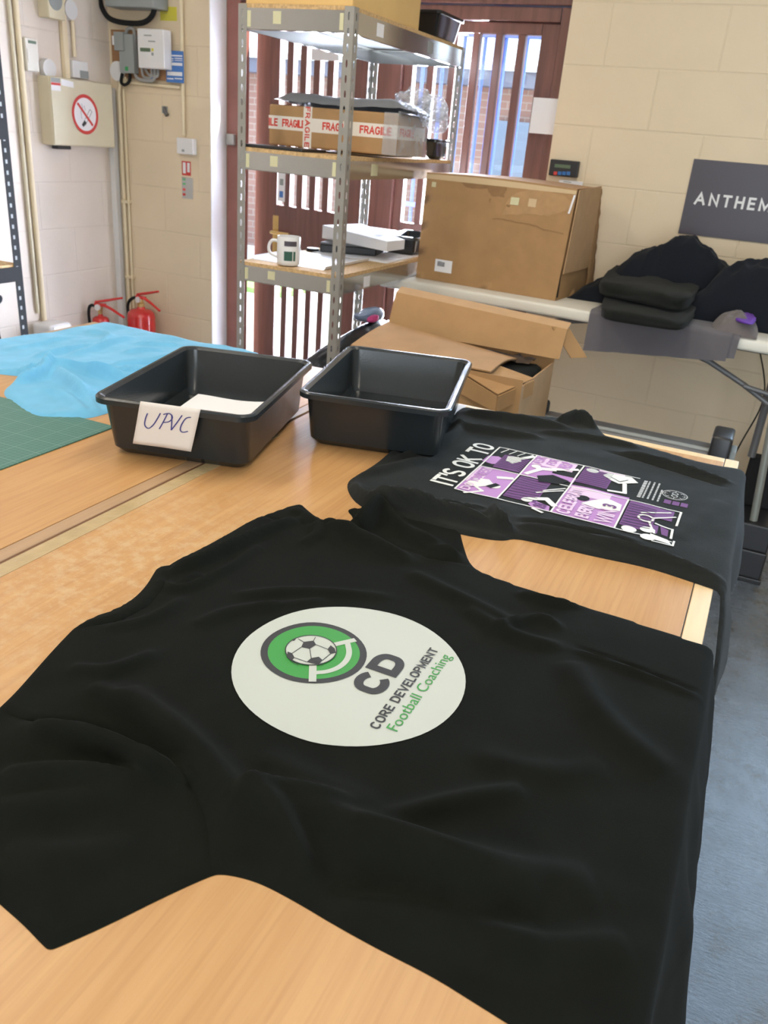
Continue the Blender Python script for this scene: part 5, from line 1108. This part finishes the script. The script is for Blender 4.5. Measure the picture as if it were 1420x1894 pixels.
def disc_l(px, py, r, d, m, nm, lab_, cat):
    p = lw(px, py, d); t = bmesh.new(); bmesh.ops.create_cone(t, segments=32, radius1=r, radius2=r*.93, depth=d, cap_ends=True); b = B(); b.add(t, Matrix.Translation((XL+d/2+.0003, p.y, p.z)) @ Matrix.Rotation(PI/2, 4, 'Y')); return b.done(nm, M[m], label=lab_, cat=cat, smooth=True)
disc_l(132, 18, .045, .03, 'white_pl', 'detector_disc', 'round white disc fitting beside the cream box high on the left wall', 'detector')
disc_l(92, 127, .045, .025, 'white_pl', 'detector_disc', 'round grey white disc fitting just above the beige cabinet', 'detector')
so = thing('wall_socket', 'small white wall box standing above the beige cabinet', 'socket', lw(150, 140))
boxl(B(), (134, 111), (164, 147), .035, .003).done('casing', M['white_pl'], so); p, q = lw(148, 130, .036), lw(164, 146, .036); B().bx((XL+.0348, p.y, q.z), (XL+.037, q.y, p.z)).done('cover', M['grey_pl'], so)
def pipe(pts, r, m, nm, lab_, cat='pipe', n=0): return B().tube(pts, r, 10, smooth_n=n).done(nm, M[m], label=lab_, cat=cat, smooth=True)
y_ = lw(55, 300, .014).y
pipe([(XL+.016, y_, .42), (XL+.016, y_, 2.98)], .013, 'cream', 'conduit', 'cream painted pipe running up the left wall behind the thermostat')
pipe([(XL+.012, y_-.035, .50), (XL+.012, y_-.035, 2.98)], .009, 'beige_metal', 'conduit', 'thinner cream pipe running up the left wall beside the thick one')
y_ = lw(122, 90, .02).y; B().bx((XL+.0003, y_-.016, 1.6175), (XL+.024, y_+.016, 2.98), .003).done('trunking', M['cream'], label='cream trunking dropping into the top of the beige cabinet', cat='trunking')
y_ = lw(134, 90, .02).y+.02; pipe([(XL+.012, y_, 1.72), (XL+.012, y_, 2.98)], .010, 'cream', 'conduit', 'cream conduit dropping to the small white wall box')
# corner trunking and pipes
B().bx((XL+.0004, W-.045, .02), (XL+.035, W-.0105, 1.60), .002).done('trunking', M['white_pl'], label='white vertical trunking in the corner of the room beside the cabinet', cat='trunking')
pipe([(XL+.062, W-.013, .02), (XL+.062, W-.013, 1.58), (XL+.075, W-.013, 1.64), (XL+.12, W-.013, 1.652)], .011, 'cream', 'conduit', 'cream pipe in the room corner nearest the white trunking')
pipe([(XL+.090, W-.010, .02), (XL+.090, W-.010, 1.60)], .007, 'cream', 'conduit', 'thin cream pipe in the room corner, right of the thicker pipe')
b = B(); b.bx((XL+.052, W-.028, 1.03), (XL+.104, W-.0004, 1.045)); b.bx((XL+.052, W-.028, .62), (XL+.104, W-.0004, .635)); b.done('pipe_clip', M['cream'], label='cream pipe clips holding the two corner pipes', cat='clip', kind='stuff')
# ================================================================== METER WALL
em = thing('meter_board', 'brown wooden meter board with grey cut-out and white electricity meter', 'meter', (-3.2, W, 1.65))
B().bx((XL+.03, W-.02, 1.652), (-3.02, W-.0003, 1.872), .003).done('backboard', M['board'], em)
boxb(B(), (253, 52), (304, 128), .085, .004, .021).done('meter', M['white_pl'], em)
mt_ = em.children[-1]
def bpatch(a, c_, d, m, nm, par): p, q = bw(*a, d), bw(*c_, d); return B().bx((p.x, W-d-.0006, q.z), (q.x, W-d+.002, p.z)).done(nm, M[m], par)
bpatch((259, 88), (278, 96), .0855, 'lcd', 'display', mt_); bpatch((280, 89), (284, 95), .0855, 'yellow', 'button', mt_); bpatch((280, 97), (284, 103), .0855, 'grey_pl', 'button', mt_); bpatch((266, 64), (280, 67), .0855, 'grey_pl', 'marking', mt_); bpatch((274, 75), (287, 78), .0855, 'grey_pl', 'marking', mt_)
boxb(B(), (209, 58), (228, 94), .07, .003, .021).done('isolator', M['grey_pl'], em); boxb(B(), (218, 62), (248, 136), .06, .004, .021).done('cut_out', M['grey_pl'], em); co_ = em.children[-1]
bpatch((231, 123), (237, 131), .0605, 'green', 'sticker', co_); bpatch((207, 66), (211, 83), .0705, 'paper', 'sticker', em.children[2])
def bt(pts, d): return [bw(x, y, d) for x, y in pts]
for pts, r, m in (([(232, 66), (236, 54), (246, 53), (249, 70), (248, 110), (252, 142), (270, 149), (285, 146), (286, 124)], .0085, 'grey_cable'), ([(262, 126), (266, 142), (280, 143), (280, 126)], .007, 'grey_cable'), ([(268, 127), (276, 138), (291, 141), (292, 126)], .007, 'grey_cable'), ([(226, 136), (224, 152), (231, 157), (239, 150), (240, 136)], .008, 'black_matt'), ([(284, 126), (287, 140), (279, 146)], .005, 'blue_btn')):
    B().tube(bt(pts, .04), r, 8, smooth_n=6).done('cable', M[m], em, smooth=True)
bc = thing('information_card', 'blue card with white form lines fixed beside the electricity meter', 'card', bw(323, 154)); boxb(B(), (306, 93), (340, 154), .026, .0005, .023).done('card', M['blue_card'], bc)
for a, c_ in (((309, 101), (337, 105)), ((309, 107), (321, 109.5)), ((323, 107), (337, 109.5)), ((309, 111), (321, 113)), ((323, 111), (337, 113)), ((309, 115), (337, 122)), ((309, 132), (337, 141)), ((309, 144), (321, 147)), ((323, 144), (337, 147))): bpatch(a, c_, .0262, 'paper', 'form_line', bc)
B().bx((-2.99, W-.0225, 1.66), (-2.955, W-.0003, 1.70)).done('fixing_block', M['board'], bc)
yl = thing('warning_label', 'yellow notice stuck on the back wall above the electricity meter', 'label', bw(311, 39)); boxb(B(), (296, 12), (327, 39), .0015, 0).done('notice', M['yellow'], yl)
for y_ in (15, 20, 24, 30, 34): bpatch((299, y_), (310 if y_ < 25 else 324, y_+1), .0016, 'grey_pl', 'text_line', yl)
tb_ = thing('switch_box', 'grey electrical box at the top of the corner with a thick black cable looping below', 'electrical box', bw(240, 14)); boxb(B(), (190, -60), (283, 14), .12, .006).done('casing', M['grey_pl'], tb_)
B().bx((-3.36, W-.1215, 2.03), (-3.17, W-.118, 2.2)).done('dark_panel', M['sign_dark'], tb_)
B().tube(bt([(184, -10), (187, 10), (198, 30), (214, 39), (240, 43), (264, 42), (279, 32), (286, 14), (288, -20)], .05), .0125, 12, smooth_n=8).done('cable', M['black_matt'], tb_, smooth=True)
rc = bw(196, 130, .03); t = bmesh.new(); bmesh.ops.create_cone(t, segments=32, radius1=.05, radius2=.046, depth=.028, cap_ends=True)
b = B(); b.add(t, Matrix.Translation((XL+.066, W-.0145, rc.z)) @ Matrix.Rotation(PI/2, 4, 'X')); b.done('junction_disc', M['white_pl'], smooth=True, label='round white junction fitting in the corner left of the meter board', cat='junction box')
z_ = bw(260, 152, .012).z; pipe([(XL+.10, W-.011, z_-.004), (-2.96, W-.011, z_-.012)], .009, 'cream', 'conduit', 'cream pipe running level under the meter board')
x_ = bw(337, 100, .012).x; pipe([(x_, W-.012, 1.405), (x_, W-.012, 2.98)], .0105, 'cream', 'conduit', 'cream conduit dropping to the light switch on the back wall')
sw = thing('light_switch', 'white square switch box on the back wall above the red fire sign', 'switch', bw(342, 287)); boxb(B(), (326, 254), (357, 287), .036, .004).done('casing', M['white_pl'], sw)
bpatch((338, 262), (345, 270), .0365, 'white_pl', 'rocker', sw); bpatch((336, 276), (341, 281), .0365, 'grey_pl', 'marking', sw)
fs = thing('fire_sign', 'small red and white fire extinguisher sign below the switch', 'sign', bw(345, 325)); boxb(B(), (336, 297.5), (352.5, 325.5), .0025, 0).done('sign_plate', M['red_sign'], fs)
bpatch((338, 300), (343.5, 321), .0026, 'paper', 'pictogram', fs); bpatch((346, 301), (351, 319), .0026, 'paper', 'pictogram', fs)
cs_ = thing('instruction_label', 'clear instruction label with faint pink marks under the red fire sign', 'label', bw(346, 368)); boxb(B(), (336, 327), (357, 369), .0012, 0).done('label_sheet', M['film'], cs_)
for a, c_, m in (((338, 330), (343, 334), 'green'), ((338, 338), (343, 342), 'green'), ((338, 348), (343, 353), 'pink'), ((338, 357), (343, 362), 'pink')): bpatch(a, c_, .0014, m if m == 'green' else 'red_sign', 'mark', cs_)
kp = thing('lock_keep', 'small grey steel lock keep on the red brown door frame', 'lock', ony(430, 250, Y0)); B().bx((DX0+.02, Y0-.03, 1.375), (DX0+.065, Y0-.0003, 1.43), .004).done('keep', M['galv'], kp)
wbk = thing('wall_bracket', 'small grey metal stub left on the back wall between the meter and the switch', 'bracket', bw(306, 214))
B().tube([bw(304, 200, .001), bw(305, 206, .022), bw(309, 213, .024)], .011, 10).done('stub', M['steel'], wbk, smooth=True); boxb(B(), (299, 196), (309, 210), .006, .001).done('stub_plate', M['grey_pl'], wbk)
# extinguishers on the floor
def extinguisher(lab_, x, y, r, h, rot, band=True):
    o = thing('fire_extinguisher', lab_, 'fire extinguisher', (x, y, 0), rot, 'fire extinguishers in the corner')
    B().lathe([(0, 0), (r*.92, 0), (r, .01), (r, h-r*.55), (r*.93, h-r*.28), (r*.7, h-r*.08), (r*.32, h), (r*.25, h+.012), (0, h+.012)], None, 40).done('cylinder', M['red'], o, smooth=True, local=True)
    B().lathe([(0, h+.012), (r*.26, h+.012), (r*.26, h+.03), (.014, h+.034), (.014, h+.06), (0, h+.06)], None, 24).done('valve', M['brass'], o, smooth=True, local=True)
    b = B(); b.bx((-.03, -.012, h+.055), (.035, .012, h+.072), .003); b.tube([(.02, 0, h+.066), (.08, 0, h+.045), (.15, 0, h+.012)], [.009, .008, .007], 8); b.done('carry_handle', M['red'], o, smooth=True, local=True)
    b = B(); b.tube([(-.028, 0, h+.075), (.03, 0, h+.088), (.145, 0, h+.118)], [.006, .008, .006], 8); b.done('squeeze_lever', M['red'], o, smooth=True, local=True)
    b = B(); b.tube([(-.02, 0, h+.05), (-.06, 0, h+.05), (-r-.03, 0, h+.0), (-r-.02, 0, h-.12), (-r-.012, 0, h*.35)], .0085, 10, smooth_n=6); b.done('hose', M['black_matt'], o, smooth=True, local=True)
    t = bmesh.new(); bmesh.ops.create_cone(t, segments=20, radius1=.016, radius2=.016, depth=.012, cap_ends=True); b = B(); b.add(t, Matrix.Translation((-.004, -.017, h+.05)) @ Matrix.Rotation(PI/2, 4, 'X')); b.done('pressure_gauge', M['white_pl'], o, local=True)
extinguisher('big red fire extinguisher standing in the corner, right of the smaller one', -3.165, 3.72, .078, .490, R(-8))
extinguisher('slim red fire extinguisher standing in the corner against the left wall', -3.325, 3.57, .046, .445, R(8))
wp = thing('white_container', 'white rounded plastic container standing by the left wall near the rack', 'container', (-3.30, 3.2, 0)); 
b = B(); b.bx((-3.40, 3.145, 0), (-3.27, 3.30, .462), .02, 4); b.done('container_body', M['white_pl'], wp, smooth=True); B().bx((-3.271, 3.165, .30), (-3.266, 3.28, .455), .004).done('front_panel', M['white_pl'], wp)
# ================================================================== BACK WALL, RIGHT
sg = thing('sign', 'dark plum wall sign with white ANTHEM lettering, cut by the frame', 'sign', (-.21, W, 1.208)); B().bx((-.394, W-.006, 1.208), (-.03, W-.0003, 1.499), .0005).done('sign_board', M['sign_dark'], sg)
b = B(); x = -.357
for ch, w_ in zip('ANTHEM', (.042, .036, .034, .034, .027, .046)): b.add(block_text(ch, w_, .0475, .19), frame((x, W-.0066, 1.3275), (1, 0, 0), (0, 0, 1))); x += w_+.0155
b.done('lettering', M['white_pl'], sg, keep=True)
dv_ = thing('wall_controller', 'small black controller with red and blue buttons at the edge of the back wall', 'controller', bw(1040, 330)); boxb(B(), (1018, 294), (1066, 329), .03, .004).done('casing', M['black_plastic'], dv_)
bpatch((1026, 303), (1054, 312), .0306, 'lcd', 'display', dv_)
for k, m in enumerate(('red_sign', 'blue_btn', 'blue_btn', 'blue_btn')): bpatch((1024+k*8, 317), (1029.5+k*8, 324), .0315, m, 'button', dv_)
pl = thing('wall_label', 'small white label box on the back wall under the black controller', 'label', bw(1055, 346)); boxb(B(), (1034, 332), (1076, 346), .012, .002).done('label_box', M['paper'], pl); bpatch((1042, 335), (1056, 338), .0125, 'grey_pl', 'text_line', pl)
b = B(); a, c_ = ony(987, 180, Y0), ony(1019, 249, Y0); b.bx((a.x, Y0-.0013, c_.z), (-.999, Y0-.0005, a.z)); b.done('paper_notice', M['paper'], label='blank white paper taped to the brown door frame', cat='paper')
# papers stuck on the left door leaf
def onleaf(u, z, o): a = R(-8); return Vector((-1.93-u*math.cos(a), Y0+.055-u*math.sin(a), z))+Vector((-math.sin(a)*0, -1, 0))*(.0225+o)
for u0, u1, z0, z1, m, nm, lb_ in ((.24, .41, 1.80, 1.925, 'paper', 'poster', 'white poster with red lettering'), (.555, .605, 1.115, 1.45, 'paper', 'sticker_strip', 'white strip of small coloured stickers')):
    b = B(); b.poly([onleaf(u1, z0, .0006), onleaf(u0, z0, .0006), onleaf(u0, z1, .0006), onleaf(u1, z1, .0006)], .0008, (0, -1, 0)); st_ = b.done(nm, M[m], d1); st_['label'] = lb_
    if nm == 'sticker_strip':
        for k, mm in enumerate(('blue_btn', 'pink', 'blue_card', 'grey_pl', 'blue_card')): z = 1.40-k*.062; b = B(); b.poly([onleaf(.592, z-.016, .0024), onleaf(.566, z-.016, .0024), onleaf(.566, z+.016, .0024), onleaf(.592, z+.016, .0024)]); b.done('sticker', M[mm], st_)
    else:
        for k in range(2): b = B(); z = 1.895-k*.03; b.poly([onleaf(.36, z-.008, .002), onleaf(.29, z-.008, .002), onleaf(.29, z, .002), onleaf(.36, z, .002)]); b.done('text_line', M['red_ink'], st_)
